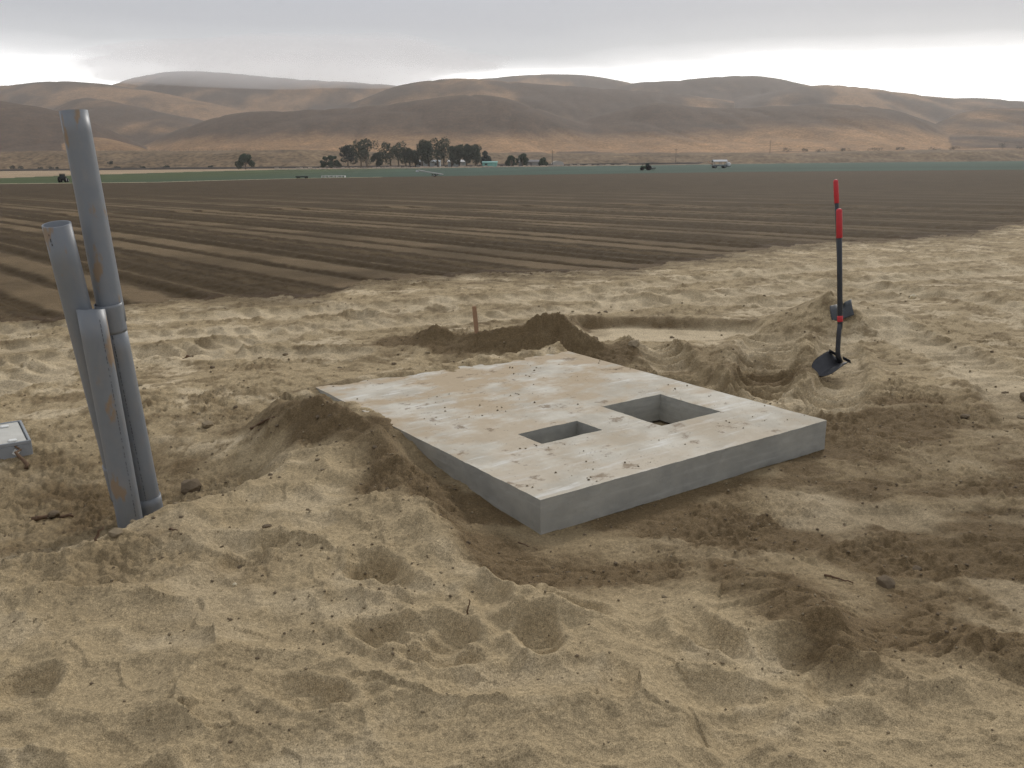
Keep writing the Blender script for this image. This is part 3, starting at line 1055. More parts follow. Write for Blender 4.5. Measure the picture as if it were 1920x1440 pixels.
def pvc_material(name, seed, stain):
    m, t, b = new_mat(name)
    L = t.links.new
    b.inputs['Roughness'].default_value = 0.48
    b.inputs['Specular IOR Level'].default_value = 0.4
    tc = nd(t, 'ShaderNodeTexCoord')
    mp = nd(t, 'ShaderNodeMapping')
    mp.inputs['Location'].default_value = (seed * 3.1, seed * 1.7, seed * 5.3)
    mp.inputs['Scale'].default_value = (6, 6, 2.2)
    L(tc.outputs['Object'], mp.inputs[0])
    n = nd(t, 'ShaderNodeTexNoise')
    n.inputs['Scale'].default_value = 1.3
    n.inputs['Detail'].default_value = 7
    n.inputs['Roughness'].default_value = 0.6
    L(mp.outputs[0], n.inputs['Vector'])
    r = nd(t, 'ShaderNodeMapRange')
    r.interpolation_type = 'SMOOTHSTEP'
    r.inputs['From Min'].default_value = 0.60 - stain
    r.inputs['From Max'].default_value = 0.66 - stain
    r.inputs['To Max'].default_value = 0.8
    L(n.outputs['Fac'], r.inputs['Value'])
    n2 = nd(t, 'ShaderNodeTexNoise')
    n2.inputs['Scale'].default_value = 9
    n2.inputs['Detail'].default_value = 6
    L(tc.outputs['Object'], n2.inputs['Vector'])
    a = nd(t, 'ShaderNodeMix', data_type='RGBA')
    a.inputs['A'].default_value = (0.165, 0.183, 0.203, 1)
    a.inputs['B'].default_value = (0.21, 0.228, 0.248, 1)
    L(n2.outputs['Fac'], a.inputs['Factor'])
    # a film of dust
    n3 = nd(t, 'ShaderNodeTexNoise')
    n3.inputs['Scale'].default_value = 4
    n3.inputs['Detail'].default_value = 4
    L(mp.outputs[0], n3.inputs['Vector'])
    r3 = nd(t, 'ShaderNodeMapRange')
    r3.inputs['From Min'].default_value = 0.45
    r3.inputs['From Max'].default_value = 0.75
    r3.inputs['To Max'].default_value = 0.2
    L(n3.outputs['Fac'], r3.inputs['Value'])
    d = nd(t, 'ShaderNodeMix', data_type='RGBA')
    d.inputs['B'].default_value = (0.30, 0.25, 0.19, 1)
    L(r3.outputs[0], d.inputs['Factor'])
    L(a.outputs['Result'], d.inputs['A'])
    mud = nd(t, 'ShaderNodeMix', data_type='RGBA')
    mud.inputs['B'].default_value = (0.27, 0.185, 0.105, 1)
    L(r.outputs[0], mud.inputs['Factor'])
    L(d.outputs['Result'], mud.inputs['A'])
    L(mud.outputs['Result'], b.inputs['Base Color'])
    rr = nd(t, 'ShaderNodeMapRange')
    rr.inputs['To Min'].default_value = 0.45
    rr.inputs['To Max'].default_value = 0.95
    L(r.outputs[0], rr.inputs['Value'])
    L(rr.outputs[0], b.inputs['Roughness'])
    return m


M_CON = concrete_material()
M_INK = simple('black_print', (0.05, 0.052, 0.058), 0.6)
M_CLOD = simple('dirt_clod', (0.175, 0.135, 0.09), 0.95, 0.1, var=0.35, scale=30, bump=0.006, bscale=90)
M_CLOD_DRY = simple('dry_clod', (0.27, 0.215, 0.14), 0.95, 0.1, var=0.3, scale=30, bump=0.006, bscale=90)
M_STICK = simple('dry_wood', (0.13, 0.083, 0.05), 0.9, 0.2, var=0.4, scale=40, bump=0.003)
M_STAKE = simple('stake_wood', (0.34, 0.21, 0.13), 0.85, 0.2, var=0.3, scale=25, bump=0.002)
M_BLACK = simple('black_fibreglass', (0.022, 0.025, 0.030), 0.42, 0.45, var=0.3, scale=12)
M_RED = simple('red_grip', (0.52, 0.035, 0.045), 0.5, 0.4, var=0.12, scale=14)
M_STEEL = simple('dark_steel', (0.035, 0.036, 0.040), 0.5, 0.5, 0.3, var=0.5, scale=18)
M_STEEL_GREY = simple('grey_steel', (0.045, 0.05, 0.053), 0.5, 0.5, 0.3, var=0.4, scale=18)
M_STONE = simple('pale_stone', (0.55, 0.48, 0.33), 0.7, 0.3, var=0.2, scale=30)

# ------------------------------------------------------------------ concrete slab with its two openings
def build_slab():
    S = [0.0, 0.475, 0.89, 1.20, 1.68, SLAB_W]
    T = [0.0, 0.48, 0.62, 0.84, 0.98, SLAB_L]
    holes = {(3, 1), (3, 2), (3, 3), (1, 2)}
    bm = bmesh.new()
    vt = {(i, j, k): bm.verts.new((S[i], T[j], (SLAB_BOT, SLAB_TOP)[k])) for i in range(6) for j in range(6) for k in (0, 1)}
    solid = {(i, j) for i in range(5) for j in range(5)} - holes
    for i, j in solid:
        bm.faces.new([vt[a] for a in ((i, j, 1), (i + 1, j, 1), (i + 1, j + 1, 1), (i, j + 1, 1))])
        bm.faces.new([vt[a] for a in ((i, j, 0), (i, j + 1, 0), (i + 1, j + 1, 0), (i + 1, j, 0))])
        for (di, dj), (p, q) in (((0, -1), ((i, j), (i + 1, j))), ((1, 0), ((i + 1, j), (i + 1, j + 1))),
                                 ((0, 1), ((i + 1, j + 1), (i, j + 1))), ((-1, 0), ((i, j + 1), (i, j)))):
            if (i + di, j + dj) not in solid:
                bm.faces.new([vt[p + (0,)], vt[q + (0,)], vt[q + (1,)], vt[p + (1,)]])
    for v in [v for v in bm.verts if not v.link_faces]:
        bm.verts.remove(v)
    sharp = [e for e in bm.edges if len(e.link_faces) == 2 and e.calc_face_angle() > 0.5]
    bmesh.ops.bevel(bm, geom=sharp, offset=0.009, segments=2, profile=0.6, affect='EDGES')
    # uneven arrises
    bmesh.ops.subdivide_edges(bm, edges=[e for e in bm.edges if e.calc_length() > 0.12], cuts=12, use_grid_fill=True)
    for v in bm.verts:
        n = mnoise.noise_vector(v.co * 7.0) * 0.0025 + mnoise.noise_vector(v.co * 31.0) * 0.0018
        v.co += n
    o = link_bm('concrete_slab', bm, M_CON)
    o.location = (SLAB_O[0], SLAB_O[1], 0)
    o.rotation_euler = (0, 0, SA)
    tag(o, 'pale precast concrete slab with two square openings lying in the dug sand', 'slab')


build_slab()

# ------------------------------------------------------------------ pipes
def ring_tube(name, p0, p1, r_out, r_in, mat, parent, n=40, cut=0.0):
    """an open tube from p0 to p1 with wall thickness, in world space"""
    p0, p1 = Vector(p0), Vector(p1)
    d = (p1 - p0)
    ln = d.length
    bm = bmesh.new()
    steps = 10
    outer, inner = [], []
    for i in range(steps + 1):
        z = ln * i / steps
        outer.append([bm.verts.new((r_out * math.cos(2 * math.pi * k / n), r_out * math.sin(2 * math.pi * k / n), z)) for k in range(n)])
        inner.append([bm.verts.new((r_in * math.cos(2 * math.pi * k / n), r_in * math.sin(2 * math.pi * k / n), z)) for k in range(n)])
    for i in range(steps):
        for k in range(n):
            k2 = (k + 1) % n
            bm.faces.new((outer[i][k], outer[i][k2], outer[i + 1][k2], outer[i + 1][k])).smooth = True
            bm.faces.new((inner[i][k], inner[i + 1][k], inner[i + 1][k2], inner[i][k2])).smooth = True
    for k in range(n):
        k2 = (k + 1) % n
        bm.faces.new((outer[-1][k], outer[-1][k2], inner[-1][k2], inner[-1][k]))
        bm.faces.new((outer[0][k2], outer[0][k], inner[0][k], inner[0][k2]))
    q = d.to_track_quat('Z', 'Y')
    for v in outer[-1] + inner[-1]:                     # a saw cut that is not square
        w = q @ v.co
        v.co.z -= cut * (w.y - (q @ Vector((0, 0, v.co.z))).y)
    o = link_bm(name, bm, mat)
    o.parent = parent
    o.location = p0 - parent.location
    o.rotation_euler = q.to_euler()
    return o


R_OUT, R_IN = 0.057, 0.0505


def build_pipe(label, base, top, seed, stain, coupling=None, print_ang=None, marks=None, cut=0.0, bell=None):
    base, top = Vector(base), Vector(top)
    d = (top - base).normalized()
    m = pvc_material('grey_pvc', seed, stain)
    root = thing('plastic_pipe', label, 'pipe', tuple(base), 0, 'grey pipes standing in the sand')
    w = ring_tube('pipe_wall', base, top, R_OUT, R_IN, m, root, cut=cut)
    for nm, zz in (('coupling', coupling), ('bell_end', bell)):
        if zz is None:
            continue
        z0, z1 = zz
        a = base + d * ((z0 - base.z) / d.z)
        c = base + d * ((z1 - base.z) / d.z)
        ring_tube(nm, a, c, R_OUT + (0.0050 if nm == 'coupling' else 0.0016), R_OUT + 0.0003, m, root)
    if print_ang is not None:
        q = d.to_track_quat('Z', 'Y')
        bm = bmesh.new()
        rnd = random.Random(seed)
        z, L = 0.35, (top - base).length - 0.03
        while z < L:
            ln = rnd.choice((0.006, 0.010, 0.012, 0.018))
            a0 = print_ang - 0.026 * rnd.uniform(0.6, 1)
            a1 = print_ang + 0.026 * rnd.uniform(0.6, 1)
            R = R_OUT + 0.0006
            vs = [bm.verts.new((R * math.cos(a), R * math.sin(a), zz)) for a, zz in ((a0, z), (a1, z), (a1, z + ln), (a0, z + ln))]
            bm.faces.new(vs)
            z += ln + rnd.choice((0.004, 0.006, 0.006, 0.02))
        o = link_bm('printed_line', bm, M_INK, root)
        o.rotation_euler = q.to_euler()
    if marks:
        q = d.to_track_quat('Z', 'Y')
        L = (top - base).length
        bm = bmesh.new()
        for za, zb, aa, ab in marks:
            R = R_OUT + 0.0006
            vs = [bm.verts.new((R * math.cos(a), R * math.sin(a), zz)) for a, zz in ((aa, L - za), (ab, L - za), (ab, L - zb), (aa, L - zb))]
            bm.faces.new(vs)
        o = link_bm('printed_mark', bm, M_INK, root)
        o.rotation_euler = q.to_euler()
    return root


build_pipe('tallest grey plastic pipe, its foot set in the belled right-hand pipe', (-1.796, 3.944, 0.90), (-1.870, 3.975, 1.815), 1, 0.01)
build_pipe('leftmost grey plastic pipe with its round open end showing', (-1.892, 4.13, -0.35), (-1.905, 3.77, 1.351), 2, 0.0, (0.02, 0.205),
           marks=[(0.028, 0.036, -1.80, -1.74), (0.046, 0.062, -1.78, -1.70), (0.068, 0.078, -1.75, -1.66)])
build_pipe('shortest front grey plastic pipe with a streak of brown mud', (-1.807, 3.928, -0.35), (-1.817, 3.79, 0.985), 5, 0.05, None, -0.55, cut=0.22)
build_pipe('rightmost grey plastic pipe with a line of dark print', (-1.765, 4.075, -0.35), (-1.798, 3.935, 0.89), 4, -0.06, (-0.35, 0.03), -1.05, bell=(0.86, 0.99))

# ------------------------------------------------------------------ shovels
def blade_mesh(w, l, square, curve=0.05, thick=0.003):
    """a dished blade: x across, z down from the shoulder, y is the dish; grid with thickness"""
    nu, nv = 15, 17
    V, F = [], []
    for side in (0, 1):
        for j in range(nv):
            v = j / (nv - 1)
            if square:
                half = w * 0.5
            else:
                half = w * 0.5 * (1.0 if v < 0.55 else math.sqrt(max(0.0, 1 - ((v - 0.55) / 0.46) ** 2)))
                half = max(half, 0.006)
            for i in range(nu):
                u = -1 + 2 * i / (nu - 1)
                x = u * half
                y = curve * (u * u) * (1 - 0.4 * v) + 0.03 * math.sin(v * 2.6) - 0.04 * (1 - v) * max(0, 1 - abs(u) / 0.35)
                y += side * thick
                V.append((x, y, -v * l))
    n = nu * nv
    for j in range(nv - 1):
        for i in range(nu - 1):
            a = j * nu + i
            F.append((a, a + 1, a + nu + 1, a + nu))
            F.append((n + a, n + a + nu, n + a + nu + 1, n + a + 1))
    rim = [i for i in range(nu)] + [j * nu + nu - 1 for j in range(1, nv)] + [(nv - 1) * nu + i for i in range(nu - 2, -1, -1)] + [j * nu for j in range(nv - 2, 0, -1)]
    for a, b in zip(rim, rim[1:] + rim[:1]):
        F.append((a, n + a, n + b, b))
    return V, F


def build_shovel(label, head, top, facing, tilt, roll, square, steel, wear):
    """head: world point at the blade's shoulder; top: end of the grip"""
    head, top = Vector(head), Vector(top)
    root = thing('shovel', label, 'shovel', tuple(head), 0, 'shovels stuck upright in the sand')
    up = (top - head).normalized()
    back = Vector((math.sin(facing), math.cos(facing), 0))       # direction the dish opens
    neck0 = head + Vector((0, 0, -0.01))
    neck1 = head + up * 0.09 + back * 0.028
    neck2 = head + up * 0.20 + back * 0.016
    band0 = head + up * 0.285
    off = Vector((0, 0, 0))
    bm = bmesh.new()
    tube(bm, [p - root.location for p in (neck0, head + up * 0.04 + back * 0.026, neck1, neck2, head + up * 0.29)], [0.021, 0.019, 0.0175, 0.0175, 0.0175], 18)
    link_bm('socket', bm, steel, root, True)
    bm = bmesh.new()
    tube(bm, [p - root.location for p in (head + up * 0.24, band0, head + up * 0.6, top - up * 0.02)], [0.0165, 0.0195, 0.0195, 0.0185], 18)
    link_bm('handle', bm, M_BLACK, root, True)
    bm = bmesh.new()
    tube(bm, [p - root.location for p in (head + up * 0.295, head + up * 0.30, head + up * 0.335, head + up * 0.34)], [0.0195, 0.0212, 0.0212, 0.0195], 18)
    link_bm('band', bm, M_RED, root, True)
    bm = bmesh.new()
    g = top - up * 0.215
    tube(bm, [p - root.location for p in (g, g + up * 0.004, top - up * 0.02, top - up * 0.007, top)], [0.0195, 0.0222, 0.0222, 0.019, 0.008], 18)
    link_bm('grip', bm, M_RED, root, True)
    V, F = blade_mesh(0.20, 0.25 if not square else 0.20, square, 0.05 if not square else 0.012)
    rot = Matrix.Rotation(-facing, 4, 'Z') @ Matrix.Rotation(roll, 4, 'Y') @ Matrix.Rotation(tilt, 4, 'X')
    V = [rot @ Vector(v) for v in V]
    bl = link_mesh('blade', V, F, wear, root)
    # turned foot steps along the shoulder
    for s in (() if square else (-1, 1)):
        bm = bmesh.new()
        box(bm, min(s * 0.03, s * 0.10), max(s * 0.03, s * 0.10), -0.004, 0.026, -0.002, 0.003)
        bmesh.ops.transform(bm, matrix=rot @ Matrix.Translation((0, 0.035, 0.0)), verts=bm.verts)
        st = link_bm('foot_step', bm, wear, root)
    return root


build_shovel('nearer long handled shovel with a black blade sunk beside the tyre ruts', (2.475, 6.50, 0.10), (2.41, 6.60, 1.222), rad(238), rad(60), rad(-14), False, M_STEEL, M_STEEL)
build_shovel('farther long handled shovel standing in the small sand heap', (3.09, 8.22, 0.255), (2.985, 8.32, 1.385), rad(206), rad(46), rad(22), True, M_STEEL, M_STEEL_GREY)

# ------------------------------------------------------------------ wooden stake
def build_stake():
    bm = bmesh.new()
    z0 = ground_z(-0.29, 7.47) - 0.12
    vs = box(bm, -0.018, 0.018, -0.009, 0.009, 0, 0.385 - z0)
    bmesh.ops.bevel(bm, geom=bm.edges[:], offset=0.003, segments=1, affect='EDGES')
    bmesh.ops.subdivide_edges(bm, edges=[e for e in bm.edges if e.calc_length() > 0.1], cuts=5)
    for v in bm.verts:
        v.co += mnoise.noise_vector(v.co * 14) * 0.003
    o = link_bm('wooden_stake', bm, M_STAKE)
    o.location = (-0.29, 7.47, z0)
    o.rotation_euler = (rad(-2), rad(-4), rad(15))
    tag(o, 'short reddish wooden stake driven into the dark heap behind the slab', 'stake')


build_stake()

# ------------------------------------------------------------------ utility box at the left edge
def build_box():
    z = ground_z(-2.95, 5.0)
    root = thing('utility_box', 'grey concrete utility box with a pale lid at the left edge', 'utility box', (-2.79, 4.90, -0.080), rad(34))
    mb = simple('box_concrete', (0.30, 0.315, 0.32), 0.85, 0.2, var=0.2, scale=14, bump=0.002)
    ml = simple('lid_concrete', (0.50, 0.49, 0.44), 0.8, 0.25, var=0.22, scale=9, bump=0.002)
    mw = simple('white_plug', (0.72, 0.72, 0.68), 0.5, 0.4, var=0.1)
    W, D, top = 0.75, 0.50, 0.125
    bm = bmesh.new()
    box(bm, -W, 0, 0, D, -0.12, top - 0.022)
    for x0, x1, y0, y1 in ((-W, 0, 0, 0.014), (-W, 0, D - 0.014, D), (-W, -W + 0.014, 0.0142, D - 0.0142), (-0.014, 0, 0.0142, D - 0.0142)):
        box(bm, x0, x1, y0, y1, top - 0.0218, top)
    bmesh.ops.bevel(bm, geom=bm.edges[:], offset=0.003, segments=1, affect='EDGES')
    link_bm('body', bm, mb, root)
    bm = bmesh.new()
    box(bm, -W + 0.02, -0.022, 0.02, D - 0.02, top - 0.021, top - 0.004)
    bmesh.ops.bevel(bm, geom=bm.edges[:], offset=0.003, segments=2, affect='EDGES')
    lid = link_bm('lid', bm, ml, root)
    for px, py in ((-0.09, 0.055), (-0.10, 0.40)):
        bm = bmesh.new()
        box(bm, -0.022, 0.022, -0.022, 0.022, 0, 0.008)
        bmesh.ops.bevel(bm, geom=bm.edges[:], offset=0.005, segments=2, affect='EDGES')
        o = link_bm('lid_plug', bm, mw, lid)
        o.location = (px, py, top - 0.004)
    bm = bmesh.new()
    box(bm, -0.016, 0.016, -0.003, 0, -0.016, 0.016)
    o = link_bm('paper_tag', bm, mw, root)
    o.location = (-0.085, -0.0005, top - 0.06)
    o.rotation_euler = (0, rad(35), 0)


build_box()

# ------------------------------------------------------------------ sticks
def stick(label, a, b, r, seed, kind='stick', lift=0.0):
    rnd = random.Random(seed)
    a, b = Vector((a[0], a[1], 0)), Vector((b[0], b[1], 0))
    a.z = ground_z(a.x, a.y) + r * 0.6
    b.z = ground_z(b.x, b.y) + r * 0.6 + lift
    pts, rad_ = [], []
    for i in range(7):
        t = i / 6
        p = a.lerp(b, t)
        if 0 < i < 6:
            p += Vector((rnd.uniform(-1, 1), rnd.uniform(-1, 1), rnd.uniform(-0.3, 0.8))) * r * 1.3
        pts.append(p - a)
        rad_.append(r * (1.1 - 0.6 * t) * rnd.uniform(0.85, 1.15))
    bm = bmesh.new()
    tube(bm, pts, rad_, 8)
    o = link_bm(kind, bm, M_STICK, None, True)
    o.location = a
    tag(o, label, 'stick')
    return o


stick('dark stick propped against the front of the grey utility box', (-2.74, 4.72), (-2.86, 4.85), 0.012, 1, lift=0.06)
stick('short brown stick lying on the tracked sand right of the pipes', (-2.88, 7.44), (-2.68, 7.28), 0.014, 2)
stick('dark twig lying on the clods left of the pipe bases', (-2.38, 4.08), (-2.22, 4.17), 0.013, 3)
stick('short twig standing up below the foot of the pipes', (-1.65, 3.24), (-1.63, 3.27), 0.006, 4, lift=0.06)
stick('thin dry twig leaning on the sand lip near the pipes', (-1.43, 3.42), (-1.36, 3.33), 0.004, 5, lift=0.02)
stick('thin dark twig on the sand crest left of the berm', (-1.55, 5.02), (-1.36, 4.86), 0.008, 6)
stick('tiny twig upright in the trodden sand below the slab corner', (-0.155, 2.67), (-0.15, 2.68), 0.003, 7, lift=0.045)
stick('dark bark sliver lying on the damp soil right of the slab', (1.20, 3.13), (1.29, 3.07), 0.005, 8)
stick('pale straw lying on the damp soil under the slab corner', (0.02, 3.50), (0.10, 3.44), 0.003, 9)

# ------------------------------------------------------------------ clods, stones and crumbs
def lump_mesh(name, seed, sub=2, squash=0.7):
    bm = bmesh.new()
    bmesh.ops.create_icosphere(bm, subdivisions=sub, radius=1.0)
    rnd = random.Random(seed)
    sh = Vector((rnd.uniform(0.75, 1.25), rnd.uniform(0.7, 1.1), squash * rnd.uniform(0.8, 1.1)))
    for v in bm.verts:
        n = v.co.normalized()
        k = 1 + 0.35 * mnoise.noise(n * 1.4 + Vector((seed * 3.3, 0, 0))) + 0.18 * mnoise.noise(n * 3.4 + Vector((0, seed * 2.1, 0)))
        v.co = Vector((n.x * sh.x, n.y * sh.y, n.z * sh.z)) * k
    me = bpy.data.meshes.new(name)
    bm.to_mesh(me)
    bm.free()
    return me


CLODS = [lump_mesh('dirt_clod', i) for i in range(6)]
for i, me in enumerate(CLODS):
    me.materials.append(M_CLOD if i % 3 else M_CLOD_DRY)


def scatter_clods():
    rnd = random.Random(5)
    spots = []
    # left of the berm, in the hollow, on the lip, below the slab corner, on the right, behind the slab
    for n, fx, fy, lo, hi in ((40, (-3.0, -1.45), (3.6, 6.2), 0.010, 0.026), (20, (-1.9, -0.9), (2.9, 3.7), 0.009, 0.022),
                              (16, (-0.4, 0.9), (2.85, 3.4), 0.008, 0.018), (16, (0.9, 2.6), (2.7, 4.4), 0.008, 0.020),
                              (20, (-1.4, -0.3), (3.7, 5.0), 0.010, 0.022), (22, (-2.6, 0.4), (6.6, 7.9), 0.014, 0.032),
                              (24, (2.3, 4.6), (4.9, 8.0), 0.014, 0.034), (14, (-1.8, 1.8), (2.0, 2.9), 0.006, 0.013),
                              (18, (0.6, 4.5), (8.3, 10.5), 0.02, 0.05)):
        for _ in range(n):
            x, y = rnd.uniform(*fx), rnd.uniform(*fy)
            s, t = slab_st(np.float64(x), np.float64(y))
            if -0.05 < s < SLAB_W + 0.05 and -0.05 < t < SLAB_L + 0.05:
                continue
            if math.hypot(x + 1.83, y - 3.95) < 0.25:
                continue
            r = 0.7 * lo + 0.9 * (hi - lo) * rnd.random() ** 3.2
            spots.append((x, y, r, ''))
    A = np.array([[p[0], p[1]] for p in spots])
    z = terrain(A[:, 0], A[:, 1])[0]
    zone = lambda x, y: ('small dirt clod lying loose on the slope beside the grey pipes' if x < -1.2 and y > 3.6 and y < 6.3 else
                         'small dirt clod lying on the trodden sand in the foreground' if y < 3.0 and x < 0.95 else
                         'small dirt clod lying on the damp soil between foreground and slab' if y < 4.6 and x > -0.45 else
                         'small dirt clod lying on the rough sand left of the slab' if y < 5.2 and x < 0 else
                         'small dirt clod lying on the rough sand behind the slab' if x < 2.2 else
                         'small dirt clod lying on the sand right of the slab and shovels')
    grp = lambda lab: 'clods ' + lab.split('lying ')[1]
    for i, (x, y, r, _) in enumerate(spots):
        o = bpy.data.objects.new('dirt_clod', CLODS[i % 6])
        C.objects.link(o)
        o.location = (x, y, float(z[i]) + r * 0.12)
        o.scale = (r * rnd.uniform(0.9, 1.3), r, r * rnd.uniform(0.7, 1))
        o.rotation_euler = (rnd.uniform(-0.3, 0.3), rnd.uniform(-0.3, 0.3), rnd.uniform(0, 6.28))
        lab = zone(x, y)
        tag(o, lab, 'clod', grp(lab))
    special = [(-1.70, 4.40, 0.055, 'large dark clod on the slope right of the pipe bases'),
               (-1.90, 5.30, 0.040, 'largest brown clod on the sand between pipes and berm'),
               (-1.60, 5.42, 0.032, 'angular brown clod near the top of the berm slope'),
               (-2.30, 4.14, 0.03, 'flat dark clod beside the twig left of the pipes'),
               (1.01, 7.18, 0.060, 'round dark lump sitting in the turned soil behind the slab'),
               (3.42, 5.62, 0.055, 'dark rock at the right edge of the sand'),
               (1.42, 3.08, 0.035, 'dark crusted clod on the damp soil at right'),
               (-1.62, 3.36, 0.035, 'broken clod under the front pipe at the sand lip')]
    for i, (x, y, r, lab) in enumerate(special):
        o = bpy.data.objects.new('dirt_clod', CLODS[(i * 2 + 1) % 6])
        C.objects.link(o)
        o.location = (x, y, ground_z(x, y) + r * 0.3)
        o.scale = (r * 1.2, r, r * 0.85)
        o.rotation_euler = (0.2, 0.1, i * 1.1)
        tag(o, lab, 'clod')
    me = lump_mesh('stone', 31, 1)
    me.materials.append(M_STONE)
    for x, y, r, lab in ((-1.01, 2.93, 0.014, 'small pale yellow stone chip on the sand below the pipes'),
                         (4.52, 9.87, 0.06, 'pale orange stone in the dark streak at upper right')):
        o = bpy.data.objects.new('stone', me)
        C.objects.link(o)
        o.location = (x, y, ground_z(x, y) + r * 0.3)
        o.scale = (r, r, r)
        tag(o, lab, 'stone')


scatter_clods()


def crumb_field(name, n, seed, on_slab):
    """tens of thousands of crumbs too small to pick apart, one mesh"""
    rs = np.random.RandomState(seed)
    if on_slab:
        s = rs.uniform(0.02, SLAB_W - 0.02, n)
        t = rs.uniform(0.02, SLAB_L - 0.02, n) 
        keep = ~(((s > 1.17) & (s < 1.71) & (t > 0.45) & (t < 1.01)) | ((s > 0.445) & (s < 0.92) & (t > 0.59) & (t < 0.87)))
        keep &= (fbm(s * 2.6, t * 2.6, 4, 0.6, 201) + 0.25 * rs.rand(n)) > 0.22
        s, t = s[keep], t[keep]
        x = SLAB_O[0] + SLAB_A[0] * s + SLAB_B[0] * t
        y = SLAB_O[1] + SLAB_A[1] * s + SLAB_B[1] * t
        z = np.full(x.shape, SLAB_TOP)
        r = 0.0015 + 0.007 * rs.rand(len(x)) ** 9
        zt, damp, _ = terrain(x, y)
        z = np.maximum(z, zt)
    else:
        a = np.radians(rs.uniform(-38, 38, n))
        inv = rs.uniform(1 / 12.0, 1 / 1.9, n)
        R = 1 / inv
        x, y = R * np.sin(a), R * np.cos(a)
        s, t = slab_st(x, y)
        keep = ~((s > -0.01) & (s < SLAB_W + 0.01) & (t > -0.01) & (t < SLAB_L - 0.25))
        zt, damp, pale = terrain(x, y)
        dens = 0.03 + 0.35 * damp + 0.4 * np.clip(fbm(x * 1.1, y * 1.1, 3, 0.5, 205) * 2 - 0.2, 0, 1) + 0.22 * (y > 3.7)
        dens *= (field_in(x, y) < 0.3)
        keep &= rs.rand(n) < dens
        x, y, z, R = x[keep], y[keep], zt[keep], R[keep]
        r = (0.0009 + 0.0055 * rs.rand(len(x)) ** 11) * (0.8 + 0.16 * R)
    nC = len(x)
    oct_ = np.array([(1, 0, 0), (0, 1, 0), (-1, 0, 0), (0, -1, 0), (0, 0, 0.8), (0, 0, -0.6)], float)
    fac = np.array([(0, 1, 4), (1, 2, 4), (2, 3, 4), (3, 0, 4), (1, 0, 5), (2, 1, 5), (3, 2, 5), (0, 3, 5)])
    V = oct_[None] * (1 + 0.5 * (rs.rand(nC, 6, 3) - 0.5)) * r[:, None, None]
    th = rs.uniform(0, 6.28, nC)
    c, sn = np.cos(th)[:, None], np.sin(th)[:, None]
    vx = V[:, :, 0] * c - V[:, :, 1] * sn
    vy = V[:, :, 0] * sn + V[:, :, 1] * c
    V = np.stack([vx + x[:, None], vy + y[:, None], V[:, :, 2] + (z + r * 0.3)[:, None]], -1).reshape(-1, 3)
    F = (fac[None] + (np.arange(nC) * 6)[:, None, None]).reshape(-1, 3)
    me = bpy.data.meshes.new(name)
    me.vertices.add(len(V))
    me.vertices.foreach_set('co', V.astype(np.float32).ravel())
    me.loops.add(len(F) * 3)
    me.loops.foreach_set('vertex_index', F.astype(np.int32).ravel())
    me.polygons.add(len(F))
    me.polygons.foreach_set('loop_start', np.arange(len(F), dtype=np.int32) * 3)
    me.polygons.foreach_set('loop_total', np.full(len(F), 3, np.int32))
    mi = np.repeat((rs.rand(nC) < 0.45).astype(np.int32), 8)
    me.update(calc_edges=True)
    me.materials.append(M_CLOD)
    me.materials.append(M_CLOD_DRY)
    me.polygons.foreach_set('material_index', mi)
    o = bpy.data.objects.new(name, me)
    C.objects.link(o)
    o['kind'] = 'stuff'
    o['label'] = 'scattered soil crumbs on the concrete slab' if on_slab else 'countless small soil crumbs over the sand'
    o['category'] = 'soil crumbs'
    return nC


crumb_field('soil_crumbs', 60000, 77, False)
crumb_field('soil_crumbs', 2200, 78, True)

# ------------------------------------------------------------------ far background: trees
def leaf_crown(bm, clumps, leaf, n, rnd):
    tot = sum(c[3] ** 2 for c in clumps)
    for (cx, cy, cz, r, sq) in clumps:
        k = max(8, int(n * r * r / tot))
        for _ in range(k):
            d = Vector((rnd.gauss(0, 1), rnd.gauss(0, 1), rnd.gauss(0, 1))).normalized()
            q = rnd.uniform(0.35, 1.0) ** 0.5
            p = Vector((cx, cy, cz)) + Vector((d.x * r, d.y * r, d.z * r * sq)) * q
            a = Vector((rnd.uniform(-1, 1), rnd.uniform(-1, 1), rnd.uniform(-1, 1))).normalized()
            b = a.orthogonal().normalized()
            s = leaf * rnd.uniform(0.6, 1.3)
            bm.faces.new([bm.verts.new(p + a * s * u + b * s * 0.55 * v) for u, v in ((-1, 0), (0, -1), (1, 0), (0, 1))])


M_LEAF = {'gum': simple('gum_leaves', (0.052, 0.062, 0.042), 0.8, 0.2, var=0.45, scale=0.6),
          'dense': simple('dark_leaves', (0.030, 0.040, 0.034), 0.8, 0.2, var=0.4, scale=0.6),
          'round': simple('oak_leaves', (0.040, 0.060, 0.034), 0.8, 0.2, var=0.4, scale=0.6)}
M_BARK = simple('tree_bark', (0.16, 0.13, 0.105), 0.9, 0.1, var=0.3, scale=2)


